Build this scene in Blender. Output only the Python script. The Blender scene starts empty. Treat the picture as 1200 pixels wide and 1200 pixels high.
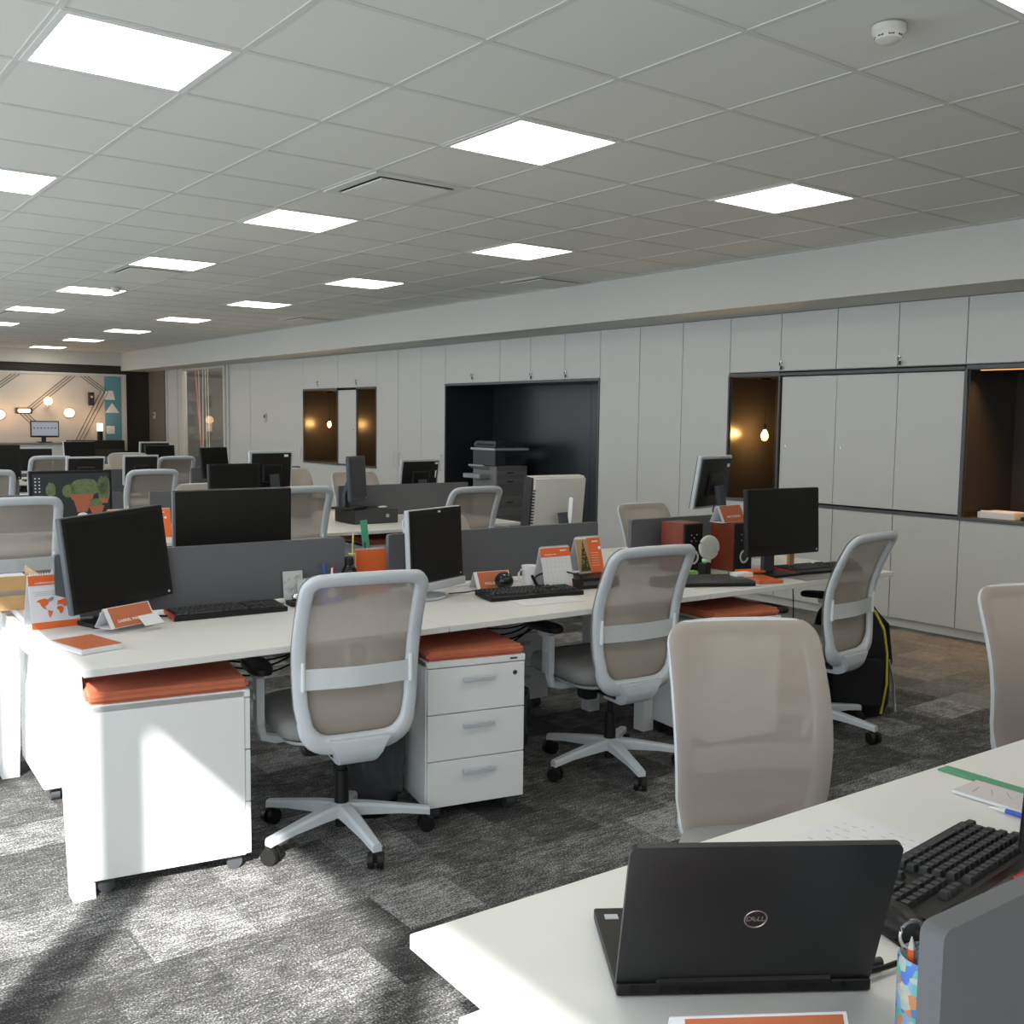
import bpy, bmesh, math, random
from mathutils import Vector, Matrix, Euler
R = math.radians
random.seed(4)
SC = bpy.context.scene
COL = SC.collection

# ---------------------------------------------------------------- camera, light, exposure
cam_d = bpy.data.cameras.new('camera'); cam = bpy.data.objects.new('camera', cam_d); COL.objects.link(cam)
cam_d.sensor_width = 36; cam_d.lens = 36 * 1202.9 / 1200; cam_d.clip_start = .02; cam_d.clip_end = 100
yw, pt, rl = .649993, -.088727, .0119689
F = Vector((math.sin(yw) * math.cos(pt), math.cos(yw) * math.cos(pt), math.sin(pt)))
Rt = Vector((math.cos(yw), -math.sin(yw), 0)); Up = Rt.cross(F)
R2 = Rt * math.cos(rl) + Up * math.sin(rl); U2 = -Rt * math.sin(rl) + Up * math.cos(rl)
m = Matrix((R2, U2, -F)).transposed().to_4x4(); m.translation = Vector((-.867, -3.488, 1.5))
cam.matrix_world = m
SC.camera = cam
SC.view_settings.view_transform = 'Standard'; SC.view_settings.look = 'None'
SC.view_settings.gamma = 1; SC.view_settings.use_curve_mapping = False
SC.view_settings.exposure = 0.0
LAMP = 7.5       # ceiling panels
SKY = 2.3        # daylight outside the left windows
SUN = 16.0
w = bpy.data.worlds.new('daylight'); SC.world = w; w.use_nodes = True
w.node_tree.nodes['Background'].inputs[0].default_value = (.84, .925, 1, 1)
w.node_tree.nodes['Background'].inputs[1].default_value = SKY
sd = bpy.data.lights.new('sun', 'SUN'); sd.energy = SUN; sd.angle = R(1.2); sd.color = (1, .985, .96)
so = bpy.data.objects.new('sun', sd); COL.objects.link(so); so.location = (-8, -10, 9)
sdir = Vector((.62, .78, -.682)).normalized()
so.rotation_euler = sdir.to_track_quat('-Z', 'Y').to_euler()
pd = bpy.data.lights.new('window_portal', 'AREA'); pd.shape = 'RECTANGLE'; pd.size = 24; pd.size_y = 2.5
pd.cycles.is_portal = True
po = bpy.data.objects.new('window_portal', pd); COL.objects.link(po); po.location = (-1.86, 5.9, 1.5)
po.rotation_euler = (R(90), 0, R(-90))

# ---------------------------------------------------------------- materials
def nodes(name):
    mt = bpy.data.materials.new(name); mt.use_nodes = True
    return mt, mt.node_tree.nodes, mt.node_tree.links, mt.node_tree.nodes['Principled BSDF']
def setc(b, c, rough=.5, metal=0, **k):
    b.inputs['Base Color'].default_value = (*c, 1); b.inputs['Roughness'].default_value = rough
    b.inputs['Metallic'].default_value = metal
    for a, v in k.items(): b.inputs[a].default_value = v
MATS = {}
def mat(name, c, rough=.5, metal=0, var=.04, scale=30, bump=0, **k):
    if name in MATS: return MATS[name]
    mt, n, l, b = nodes(name); setc(b, c, rough, metal, **k)
    tc = n.new('ShaderNodeTexCoord'); nz = n.new('ShaderNodeTexNoise'); nz.inputs['Scale'].default_value = scale
    l.new(tc.outputs['Object'], nz.inputs['Vector'])
    mx = n.new('ShaderNodeMix'); mx.data_type = 'RGBA'
    mx.inputs[6].default_value = (*[v * (1 - var) for v in c], 1); mx.inputs[7].default_value = (*[min(1, v * (1 + var)) for v in c], 1)
    l.new(nz.outputs['Fac'], mx.inputs[0]); l.new(mx.outputs[2], b.inputs['Base Color'])
    if bump:
        bp = n.new('ShaderNodeBump'); bp.inputs['Strength'].default_value = bump; bp.inputs['Distance'].default_value = .002
        l.new(nz.outputs['Fac'], bp.inputs['Height']); l.new(bp.outputs[0], b.inputs['Normal'])
    MATS[name] = mt; return mt
def emis(name, c, s):
    if name in MATS: return MATS[name]
    mt, n, l, b = nodes(name); setc(b, c, .5); b.inputs['Emission Color'].default_value = (*c, 1); b.inputs['Emission Strength'].default_value = s
    MATS[name] = mt; return mt
desktop_m = mat('white_desktop_laminate', (.76, .755, .725), .38, scale=12, var=.015)
wmetal = mat('white_painted_metal', (.80, .81, .80), .35, var=.01)
cabm = mat('white_cabinet_laminate', (.62, .62, .59), .42, var=.015, scale=3)
paint = mat('white_wall_paint', (.60, .60, .565), .7, var=.01)
chairp = mat('pale_grey_plastic', (.60, .635, .665), .32, var=.01)
seatm = mat('grey_seat_fabric', (.26, .26, .25), .9, var=.15, scale=220, bump=.3)
blackp = mat('black_plastic', (.011, .0105, .010), .42, var=.1, **{'Specular IOR Level': .3})
darkp = mat('dark_grey_plastic', (.05, .055, .06), .4, var=.05)
screenm = mat('dark_glass_screen', (.006, .0055, .005), .35, var=.05, **{'Specular IOR Level': .3})
slatep = mat('slate_plastic', (.045, .055, .065), .4)
silver = mat('silver_plastic', (.5, .53, .56), .3, var=.02)
chrome = mat('brushed_steel', (.62, .62, .62), .25, 1, var=.02)
divm = mat('charcoal_divider_panel', (.112, .115, .124), .55, var=.04, scale=60)
cush = mat('terracotta_felt', (.50, .145, .075), .95, var=.16, scale=14, bump=.2)
orange = mat('orange_print', (.80, .15, .03), .5, var=.02)
orange2 = mat('muted_orange_card', (.52, .14, .055), .5, var=.02)
whitep = mat('white_paper', (.75, .75, .77), .7, var=.01)
inkm = mat('grey_ink', (.25, .25, .27), .7)
white = mat('white_print', (.85, .85, .85), .6, var=0)
darkniche = mat('dark_niche_laminate', (.040, .034, .028), .30, var=.08, scale=4)
alcm = mat('dark_alcove_laminate', (.022, .026, .032), .3, var=.08, scale=4)
greytrim = mat('grey_metal_trim', (.085, .09, .095), .4)
bagm = mat('black_bin_liner', (.045, .047, .05), .16, var=.2, scale=28, bump=1.6)
wood = mat('light_plywood', (.55, .33, .14), .6, var=.15, scale=18)
redwood = mat('red_brown_wood_veneer', (.20, .035, .012), .4, var=.2, scale=25)
green = mat('mint_green_plastic', (.09, .42, .27), .4)
lime = mat('lime_green_plastic', (.25, .55, .08), .5)
bluep = mat('blue_plastic', (.05, .10, .55), .35)
redp = mat('red_plastic', (.55, .02, .02), .35)
yellow = mat('yellow_fabric', (.55, .47, .03), .7)
blackcloth = mat('black_nylon', (.006, .006, .007), .9, var=.3, scale=60, bump=.3)
brownwall = mat('dark_brown_panel', (.030, .024, .018), .6)
beigewall = mat('cream_wall_panel', (.62, .57, .50), .6)
bluewall = mat('teal_print', (.13, .33, .40), .6)
greyp = mat('grey_printer_plastic', (.22, .22, .22), .45)
whiteold = mat('aged_white_plastic', (.55, .54, .50), .4)
red_white = mat('magenta_label', (.25, .03, .12), .4)
terracotta = mat('terracotta_picture', (.42, .13, .06), .5)
cactusm = mat('cactus_picture', (.13, .18, .08), .5, var=.5, scale=60)
creamp = mat('cream_plastic', (.62, .62, .56), .4)

def mesh_mat():
    mt, n, l, b = nodes('beige_mesh_fabric'); setc(b, (.42, .365, .31), .6)
    tc = n.new('ShaderNodeTexCoord'); wv = n.new('ShaderNodeTexWave'); wv.bands_direction = 'Z'; wv.inputs['Scale'].default_value = 60
    l.new(tc.outputs['Object'], wv.inputs['Vector'])
    mx = n.new('ShaderNodeMix'); mx.data_type = 'RGBA'; mx.inputs[6].default_value = (.41, .355, .305, 1); mx.inputs[7].default_value = (.455, .395, .34, 1)
    l.new(wv.outputs['Fac'], mx.inputs[0]); l.new(mx.outputs[2], b.inputs['Base Color'])
    b.inputs['Alpha'].default_value = .80
    return mt
meshm = mesh_mat()
def glass_mat():
    mt, n, l, b = nodes('reflective_partition_glass')
    setc(b, (.5, .5, .48), .02); b.inputs['Alpha'].default_value = .25; b.inputs['IOR'].default_value = 2.3
    return mt
glassm = glass_mat()
def bulb_mat():
    mt, n, l, b = nodes('clear_bulb_glass'); setc(b, (1, .8, .5), .05); b.inputs['Alpha'].default_value = .25
    return mt
bulbg = bulb_mat()
def carpet():
    mt, n, l, b = nodes('patchwork_carpet_tiles'); setc(b, (.1, .1, .1), .95); b.inputs['Specular IOR Level'].default_value = .15
    def N(t, **k):
        x = n.new(t)
        for a, v in k.items(): setattr(x, a, v)
        return x
    def M(op, a, bb=None, c=None):
        x = N('ShaderNodeMath', operation=op)
        for i, v in enumerate((a, bb, c)):
            if v is None: continue
            if isinstance(v, (int, float)): x.inputs[i].default_value = v
            else: l.new(v, x.inputs[i])
        return x.outputs[0]
    g = N('ShaderNodeNewGeometry'); s = N('ShaderNodeSeparateXYZ'); l.new(g.outputs['Position'], s.inputs[0])
    X, Y = s.outputs[0], s.outputs[1]
    row = M('FLOOR', M('DIVIDE', Y, .25)); off = M('MULTIPLY', M('MODULO', M('ABSOLUTE', row), 3), .33)
    colm = M('FLOOR', M('ADD', M('DIVIDE', X, 1.0), off))
    # irregular darker and lighter blocks inside the planks
    sub = M('FLOOR', M('ADD', M('MULTIPLY', X, 3.7), M('MULTIPLY', row, .37)))
    cb = N('ShaderNodeCombineXYZ'); l.new(row, cb.inputs[0]); l.new(colm, cb.inputs[1])
    wn = N('ShaderNodeTexWhiteNoise', noise_dimensions='3D'); l.new(cb.outputs[0], wn.inputs['Vector'])
    cb2 = N('ShaderNodeCombineXYZ'); l.new(row, cb2.inputs[0]); l.new(sub, cb2.inputs[1]); cb2.inputs[2].default_value = 7
    wn2 = N('ShaderNodeTexWhiteNoise', noise_dimensions='3D'); l.new(cb2.outputs[0], wn2.inputs['Vector'])
    mp = N('ShaderNodeMapping'); mp.inputs['Scale'].default_value = (14, 70, 1); l.new(g.outputs['Position'], mp.inputs['Vector'])
    nz = N('ShaderNodeTexNoise'); nz.inputs['Scale'].default_value = 1.0; nz.inputs['Detail'].default_value = 6; nz.inputs['Roughness'].default_value = .7; l.new(mp.outputs[0], nz.inputs['Vector'])
    nf = N('ShaderNodeTexNoise'); nf.inputs['Scale'].default_value = 170; nf.inputs['Detail'].default_value = 2; l.new(g.outputs['Position'], nf.inputs['Vector'])
    nl = N('ShaderNodeTexNoise'); nl.inputs['Scale'].default_value = 9; nl.inputs['Detail'].default_value = 5; l.new(g.outputs['Position'], nl.inputs['Vector'])
    v = M('ADD', M('MULTIPLY', wn.outputs[0], .48), M('MULTIPLY', wn2.outputs[0], .34)); v = M('SUBTRACT', v, .06)
    v = M('ADD', v, M('MULTIPLY', M('SUBTRACT', nz.outputs['Fac'], .5), 1.5))
    v = M('ADD', v, M('MULTIPLY', M('SUBTRACT', nf.outputs['Fac'], .5), 2.2))
    v = M('ADD', v, M('MULTIPLY', M('SUBTRACT', nl.outputs['Fac'], .5), .7))
    cr = N('ShaderNodeValToRGB'); l.new(v, cr.inputs[0])
    e = cr.color_ramp.elements; e[0].position = 0; e[0].color = (.036, .0355, .035, 1); e[1].position = 1; e[1].color = (.47, .468, .465, 1)
    m1 = e.new(.45); m1.color = (.118, .116, .113, 1)
    # light plank border in front of the cabinet wall
    cr2 = N('ShaderNodeValToRGB'); l.new(v, cr2.inputs[0]); e = cr2.color_ramp.elements; e[0].color = (.11, .11, .108, 1); e[1].color = (.31, .31, .30, 1)
    gt = M('GREATER_THAN', X, 4.40)
    mx = N('ShaderNodeMix', data_type='RGBA'); l.new(gt, mx.inputs[0]); l.new(cr.outputs[0], mx.inputs[6]); l.new(cr2.outputs[0], mx.inputs[7])
    l.new(mx.outputs[2], b.inputs['Base Color'])
    bp = N('ShaderNodeBump'); bp.inputs['Strength'].default_value = .5; bp.inputs['Distance'].default_value = .004; l.new(nf.outputs['Fac'], bp.inputs['Height']); l.new(bp.outputs[0], b.inputs['Normal'])
    return mt
carpetm = carpet()
tilem = mat('ceiling_tile', (.73, .73, .685), .85, var=.02, scale=200, bump=.15)
barm = mat('ceiling_grid_bar', (.64, .64, .60), .8)
panelm = emis('light_diffuser', (1, .945, .84), LAMP)

# ---------------------------------------------------------------- builders
class MB:
    def __init__(s): s.bm = bmesh.new()
    def merge(s, b, M=None, mi=0, smooth=None):
        if M is not None: b.transform(M)
        for f in b.faces:
            f.material_index = mi
        me = bpy.data.meshes.new('tmp'); b.to_mesh(me); b.free()
        s.bm.from_mesh(me); bpy.data.meshes.remove(me); return s
    def box(s, c, d, rz=0, bev=0, mi=0, rot=None, seg=1):
        b = bmesh.new(); bmesh.ops.create_cube(b, size=1); b.transform(Matrix.Diagonal((*d, 1)))
        if bev: bmesh.ops.bevel(b, geom=b.edges[:], offset=min(bev, min(d) * .49), segments=seg, profile=.7, affect='EDGES')
        Mt = Matrix.Translation(c) @ (Euler(rot).to_matrix().to_4x4() if rot else Matrix.Rotation(rz, 4, 'Z'))
        return s.merge(b, Mt, mi)
    def bx(s, x0, x1, y0, y1, z0, z1, bev=0, mi=0):
        return s.box(((x0 + x1) / 2, (y0 + y1) / 2, (z0 + z1) / 2), (x1 - x0, y1 - y0, z1 - z0), bev=bev, mi=mi)
    def cyl(s, p0, p1, r0, r1=None, seg=16, mi=0, cap=True):
        p0, p1 = Vector(p0), Vector(p1); d = p1 - p0
        b = bmesh.new(); bmesh.ops.create_cone(b, cap_ends=cap, segments=seg, radius1=r0, radius2=r0 if r1 is None else r1, depth=d.length)
        return s.merge(b, Matrix.Translation((p0 + p1) / 2) @ d.to_track_quat('Z', 'Y').to_matrix().to_4x4(), mi)
    def sph(s, c, r, sc=(1, 1, 1), mi=0, u=16, v=10, rot=None):
        b = bmesh.new(); bmesh.ops.create_uvsphere(b, u_segments=u, v_segments=v, radius=r); b.transform(Matrix.Diagonal((*sc, 1)))
        return s.merge(b, Matrix.Translation(c) @ (Euler(rot).to_matrix().to_4x4() if rot else Matrix()), mi)
    def lathe(s, prof, seg=24, mi=0, c=(0, 0, 0)):
        b = bmesh.new(); rings = []
        for r, z in prof:
            rings.append([b.verts.new((c[0] + r * math.cos(a * 2 * math.pi / seg), c[1] + r * math.sin(a * 2 * math.pi / seg), c[2] + z)) for a in range(seg)])
        for a, q in zip(rings, rings[1:]):
            for i in range(seg): b.faces.new((a[i], a[(i + 1) % seg], q[(i + 1) % seg], q[i]))
        if prof[0][0] > 1e-4: b.faces.new(rings[0][::-1])
        if prof[-1][0] > 1e-4: b.faces.new(rings[-1])
        bmesh.ops.remove_doubles(b, verts=b.verts, dist=1e-6)
        return s.merge(b, None, mi)
    def prism(s, pts, t, M=None, mi=0):
        b = bmesh.new(); lo = [b.verts.new((x, y, 0)) for x, y in pts]; hi = [b.verts.new((x, y, t)) for x, y in pts]
        b.faces.new(lo[::-1]); b.faces.new(hi); k = len(pts)
        for i in range(k): b.faces.new((lo[i], lo[(i + 1) % k], hi[(i + 1) % k], hi[i]))
        bmesh.ops.recalc_face_normals(b, faces=b.faces)
        return s.merge(b, M, mi)
    def tube(s, pts, r, seg=8, mi=0, closed=False):
        return s.sweep([Vector(p) for p in pts], [(r * math.cos(a * 2 * math.pi / seg), r * math.sin(a * 2 * math.pi / seg)) for a in range(seg)], closed, mi)
    def sweep(s, P, sec, closed=False, mi=0, ref=Vector((.0123, .02, 1)), secs=None, Bs=None):
        b = bmesh.new(); n = len(P); rings = []
        for i, p in enumerate(P):
            if closed: T = P[(i + 1) % n] - P[i - 1]
            else: T = P[min(i + 1, n - 1)] - P[max(i - 1, 0)]
            T.normalize()
            if Bs is not None: B = Bs[i]
            else:
                B = ref if abs(T.dot(ref.normalized())) < .95 else Vector((1, .01, 0))
            N_ = T.cross(B); N_.normalize(); B2 = N_.cross(T)
            sc = secs[i] if secs else sec
            rings.append([b.verts.new(p + N_ * x + B2 * y) for x, y in sc])
        k = len(rings[0]); rng = range(n) if closed else range(n - 1)
        for i in rng:
            a, q = rings[i], rings[(i + 1) % n]
            for j in range(k): b.faces.new((a[j], a[(j + 1) % k], q[(j + 1) % k], q[j]))
        if not closed: b.faces.new(rings[0][::-1]); b.faces.new(rings[-1])
        bmesh.ops.recalc_face_normals(b, faces=b.faces)
        return s.merge(b, None, mi)
    def grid(s, fn, nu, nv, mi=0, thick=0):
        b = bmesh.new(); V = [[b.verts.new(fn(i / nu, j / nv)) for i in range(nu + 1)] for j in range(nv + 1)]
        for j in range(nv):
            for i in range(nu): b.faces.new((V[j][i], V[j][i + 1], V[j + 1][i + 1], V[j + 1][i]))
        if thick: bmesh.ops.solidify(b, geom=b.faces[:], thickness=thick); bmesh.ops.recalc_face_normals(b, faces=b.faces)
        return s.merge(b, None, mi)
    def build(s, name, ms, parent=None, loc=(0, 0, 0), rz=0, rot=None, sharp=35):
        me = bpy.data.meshes.new(name)
        for f in s.bm.faces: f.smooth = True
        for e in s.bm.edges:
            if len(e.link_faces) != 2 or e.calc_face_angle(0) > R(sharp): e.smooth = False
        s.bm.to_mesh(me); s.bm.free()
        for q in (ms if isinstance(ms, (list, tuple)) else [ms]): me.materials.append(q)
        o = bpy.data.objects.new(name, me); COL.objects.link(o); o.location = loc
        o.rotation_euler = rot if rot else (0, 0, rz)
        if parent: o.parent = parent
        return o
def tag(o, label=None, cat=None, group=None, kind=None):
    if label: o['label'] = label
    if cat: o['category'] = cat
    if group: o['group'] = group
    if kind: o['kind'] = kind
    return o
def empty(name, loc=(0, 0, 0), rz=0, label=None, cat=None, group=None, rot=None):
    o = bpy.data.objects.new(name, None); COL.objects.link(o); o.location = loc; o.rotation_euler = rot if rot else (0, 0, rz); o.empty_display_size = .1
    return tag(o, label, cat, group)
def kids(o): return [c for c in COL.objects if c.parent == o]
def copy_tree(o, parent=None):
    c = o.copy(); COL.objects.link(c)
    if parent: c.parent = parent
    for ch in kids(o): copy_tree(ch, c)
    return c
def struct(o): o['kind'] = 'structure'; return o
_txt = {}
def text(name, s, size, m_, parent, M, depth=.0004, align='CENTER'):
    cu = bpy.data.curves.new(name, 'FONT'); cu.body = s; cu.size = size; cu.extrude = depth; cu.align_x = align; cu.align_y = 'CENTER'; cu.resolution_u = 2
    t = bpy.data.objects.new(name + '_c', cu); COL.objects.link(t)
    me = bpy.data.meshes.new_from_object(t); bpy.data.objects.remove(t); bpy.data.curves.remove(cu)
    me.transform(M); me.materials.append(m_)
    o = bpy.data.objects.new(name, me); COL.objects.link(o); o.parent = parent; return o
FRONT = Matrix.Rotation(R(90), 4, 'X')          # xy drawing -> standing in x,z facing -y
def T(*v): return Matrix.Translation(v)
def RZ(a): return Matrix.Rotation(R(a), 4, 'Z')
def RX(a): return Matrix.Rotation(R(a), 4, 'X')

# ---------------------------------------------------------------- the room
WX, SX, H, YE = 6.0, 5.45, 2.76, 17.9
XL, YB = -1.83, -6.0
b = MB(); b.bx(XL - .3, 9.5, YB, YE + .2, -.1, 0); struct(b.build('floor', carpetm))
b = MB(); b.bx(XL - .05, SX + .2, YB, YE, H, H + .1)
k = -2
for i in range(-3, 10):
    x = i * .6; b.bx(x - .012, x + .012, YB, YE, H - .003, H, mi=1)
for j in range(-9, 30):
    y = j * .6; b.bx(XL, SX, y - .012, y + .012, H - .0028, H, mi=1)
struct(b.build('ceiling', [tilem, barm]))
b = MB(); b.bx(SX, 9.5, YB, YE, 2.4, 2.86); struct(b.build('trim_1', paint))          # bulkhead above the cabinets
b = MB(); b.bx(XL - .3, 9.5, YB - .2, YB, -.1, 2.9); struct(b.build('wall_back', paint))
# left wall with tall windows
b = MB(); b.bx(XL - .05, XL, YB, YE, 2.73, 2.9); b.bx(XL - .05, XL, YB, YE, -.1, .12)
wins = []
y = -5.63
panes = []
while y < YE - 1.4:
    panes.append((y, y + 1.33)); y += 1.52
prev = YB
for a, q in panes:
    b.bx(XL - .05, XL, prev, a, .12, 2.73); prev = q
b.bx(XL - .05, XL, prev, YE, .12, 2.73)
struct(b.build('wall_left', paint))
b = MB()
b.bx(-2.2, 9.5, YE, YE + .2, -.1, 2.9); struct(b.build('wall_far', brownwall))
b = MB(); b.bx(XL, SX, YE - .06, YE, 2.50, H); struct(b.build('trim_2', paint))

# cabinet wall -------------------------------------------------------------
struct(MB().bx(6.75, 6.85, YB, 13.64, 0, 2.4).build('wall_right', paint))
b = MB(); b.bx(WX + .03, WX + .06, -5.9, 4.12, 0, .065); b.bx(WX + .03, WX + .06, 6.91, 13.64, 0, .065); struct(b.build('baseboard_right', cabm))
def lock(parent, y, z, keys=True):
    b = MB(); b.cyl((WX - .012, y, z), (WX, y, z), .011, seg=12)
    lk = b.build('lock', chrome, parent)
    if keys:
        b = MB(); b.box((WX - .022, y, z - .012), (.006, .008, .03), bev=.001); b.box((WX - .018, y - .012, z - .045), (.004, .02, .03), bev=.001)
        b.build('key', blackp, lk)
def cabinet(y0, y1, z0, z1, label, group=None, handle=None, lockp=None, cat='cabinet'):
    r = empty('wall_cabinet', (0, 0, 0), 0, label, cat, group)
    MB().bx(WX + .02, WX + .6, y0 + .001, y1 - .001, z0, z1).build('body', cabm, r)
    d = MB().bx(WX, WX + .018, y0 + .003, y1 - .003, z0 + .003, z1 - .003, bev=.001).build('door', cabm, r)
    if handle:
        hy, hz = handle; b = MB()
        b.tube([(WX, hy, hz - .09), (WX - .03, hy, hz - .09), (WX - .03, hy, hz + .09), (WX, hy, hz + .09)], .005, 8)
        b.build('handle', chrome, d)
    if lockp: lock(r, *lockp)
    return r
Z0, ZL, ZU, ZT = .065, .84, 1.93, 2.398
tall = [(2.475, 3.03, None, 'tall white cabinet door directly left of the narrow lit bulb niche'), (3.03, 3.58, None, 'tall white cabinet, middle one of the three between printer alcove and bulb niche'),
        (3.58, 4.135, None, 'tall white cabinet bordering the right edge of the dark printer alcove'), (6.90, 7.44, (6.97, .98), 'tall white cabinet with handle bordering the left edge of the printer alcove'),
        (7.44, 8.0, (7.93, .98), 'tall white cabinet, right one of the pair with adjoining handles'), (8.0, 8.56, (8.07, .98), 'tall white cabinet directly right of the far double bulb niche'),
        (10.75, 11.33, (10.83, .98), 'narrow tall white cabinet directly left of the far double bulb niche')]
for a, q, hd, lb in tall: cabinet(a, q, Z0, ZT, lb, None, hd)
upper = [(-.75, -.2, None, 'upper white cabinet door farthest right above the dark shelf niche'), (-.2, .347, None, 'upper white cabinet above the left half of the dark shelf niche'),
         (.347, .876, (.86, 2.0), 'upper white cabinet with a key, above the last sliding door'), (.876, 1.405, None, 'upper white cabinet above the middle sliding door'),
         (1.405, 1.94, (1.93, 2.0), 'upper white cabinet with keys, above the first sliding door'), (1.94, 2.475, None, 'upper white cabinet above the narrow lit bulb niche'),
         (4.135, 4.68, (4.655, 2.01), 'upper white cabinet above the right end of the printer alcove'), (4.68, 5.25, (5.23, 2.01), 'upper white cabinet with key, second from the right above the printer alcove'),
         (5.25, 5.80, None, 'upper white cabinet without key, above the middle of the printer alcove'), (5.80, 6.90, (6.33, 2.03), 'wide upper white cabinet above the left end of the printer alcove'),
         (8.56, 9.65, (9.1, 2.03), 'upper white cabinet over the right half of the double bulb niche'), (9.65, 10.75, (10.26, 2.03), 'upper white cabinet over the left half of the double bulb niche')]
for a, q, lk, lb in upper: cabinet(a, q, ZU, ZT, lb, None, None, lk)
base = [(-.75, -.2, 'low white cabinet farthest right under the dark shelf niche'), (-.2, .335, 'low white cabinet under the left half of the dark shelf niche'), (.335, .86, 'low white cabinet under the last sliding door'),
        (.86, 1.385, 'low white cabinet under the middle sliding door'), (1.385, 1.93, 'low white cabinet under the first sliding door'), (1.93, 2.475, 'low white cabinet under the narrow bulb niche'),
        (8.56, 9.65, 'low white cabinet under the right half of the double bulb niche'), (9.65, 10.75, 'low white cabinet under the left half of the double bulb niche')]
for a, q, lb in base: cabinet(a, q, Z0, ZL, lb)
for a, q, lb, lk in ((.345, .872, 'white sliding door beside the dark shelf niche', False), (.872, 1.40, 'white sliding door in the middle of the three', True), (1.40, 1.925, 'white sliding door beside the narrow bulb niche', True)):
    r = empty('cabinet_with_sliding_front', (0, 0, 0), 0, lb, 'cabinet')
    MB().bx(WX + .04, WX + .6, a + .001, q - .001, .872, 1.885).build('body', cabm, r)
    MB().bx(WX + .012, WX + .032, a + .002, q - .002, .875, 1.882, bev=.001).build('door', cabm, r)
    if lk: MB().cyl((WX + .004, q - .06, 1.32), (WX + .014, q - .06, 1.32), .008).build('lock', chrome, r)
cabinet(-5.9, -.75, Z0, ZT, 'long white cabinet run beyond the right edge of the view')
r = empty('slim_wall_cabinet', (0, 0, 0), 0, 'slim white cabinet dividing the double bulb niche', 'cabinet')
MB().bx(WX + .03, WX + .6, 9.1, 9.66, .862, 1.90).build('body', cabm, r)
MB().bx(WX + .006, WX + .028, 9.102, 9.658, .865, 1.895, bev=.001).build('door', cabm, r)
MB().cyl((WX - .004, 9.2, 1.35), (WX + .008, 9.2, 1.35), .01).build('lock', chrome, r)
def niche(y0, y1, z0, z1, xd, name, lb, m_, posts=()):
    r = empty(name, (0, 0, 0), 0, lb, 'niche'); t = .02
    b = MB(); b.bx(xd, xd + .02, y0, y1, z0, z1); b.bx(WX + .01, xd, y0, y0 + t, z0, z1); b.bx(WX + .01, xd, y1 - t, y1, z0, z1)
    b.bx(WX + .01, xd, y0 + t, y1 - t, z1 - t, z1)
    if z0 > .1: b.bx(WX + .01, xd, y0 + t, y1 - t, z0, z0 + t)
    b.build('lining', m_, r)
    b = MB(); g = .014
    b.bx(WX - .012, WX + .012, y0, y1, z1 - g, z1 + .012)
    if z0 > .1: b.bx(WX - .014, WX + .012, y0, y1, z0, z0 + .022)
    for p in (y0, y1, *posts): b.bx(WX - .008, WX + .012, p - g / 2, p + g / 2, z0, z1)
    b.build('trim', greytrim, r); return r
niche(1.94, 2.475, .84, 1.91, 6.6, 'bulb_niche', 'narrow dark open niche with one hanging bulb in the cabinet wall', darkniche)
niche(-.75, .335, .84, 1.91, 6.66, 'shelf_niche', 'dark open shelf niche at the right edge holding a paper tray', darkniche)
niche(8.56, 9.1, .84, 1.92, 6.6, 'bulb_niche', 'right dark compartment of the far double niche', darkniche)
niche(9.66, 10.75, .84, 1.92, 6.6, 'bulb_niche', 'left dark compartment of the far double niche with hanging bulb', darkniche)
b = MB(); b.bx(WX - .012, WX + .01, .345, 1.93, 1.892, 1.915); b.bx(WX - .012, WX + .01, .345, 1.93, .845, .864); b.bx(WX - .008, WX + .01, .335, .35, .86, 1.9)
struct(b.build('trim_3', greytrim))
b = MB(); b.bx(WX - .012, WX + .01, 9.1, 9.66, .845, .862); struct(b.build('trim_4', greytrim))
r = empty('printer_alcove', (0, 0, 0), 0, 'tall dark open alcove in the cabinet wall holding the printer', 'alcove')
b = MB(); b.bx(6.7, 6.72, 4.135, 6.90, 0, 1.93); b.bx(WX + .005, 6.7, 4.135, 4.155, 0, 1.93); b.bx(WX + .005, 6.7, 6.88, 6.90, 0, 1.93); b.bx(WX + .005, 6.7, 4.155, 6.88, 1.91, 1.93)
for s in (5.05, 5.97): b.bx(6.698, 6.7, s - .002, s + .002, 0, 1.9)
b.build('lining', alcm, r)
b = MB(); b.bx(WX - .01, WX + .005, 4.135, 6.9, 1.905, 1.93); b.bx(WX - .008, WX + .005, 4.135, 4.15, 0, 1.905); b.bx(WX - .008, WX + .005, 6.885, 6.9, 0, 1.905); b.build('trim', greytrim, r)
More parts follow.
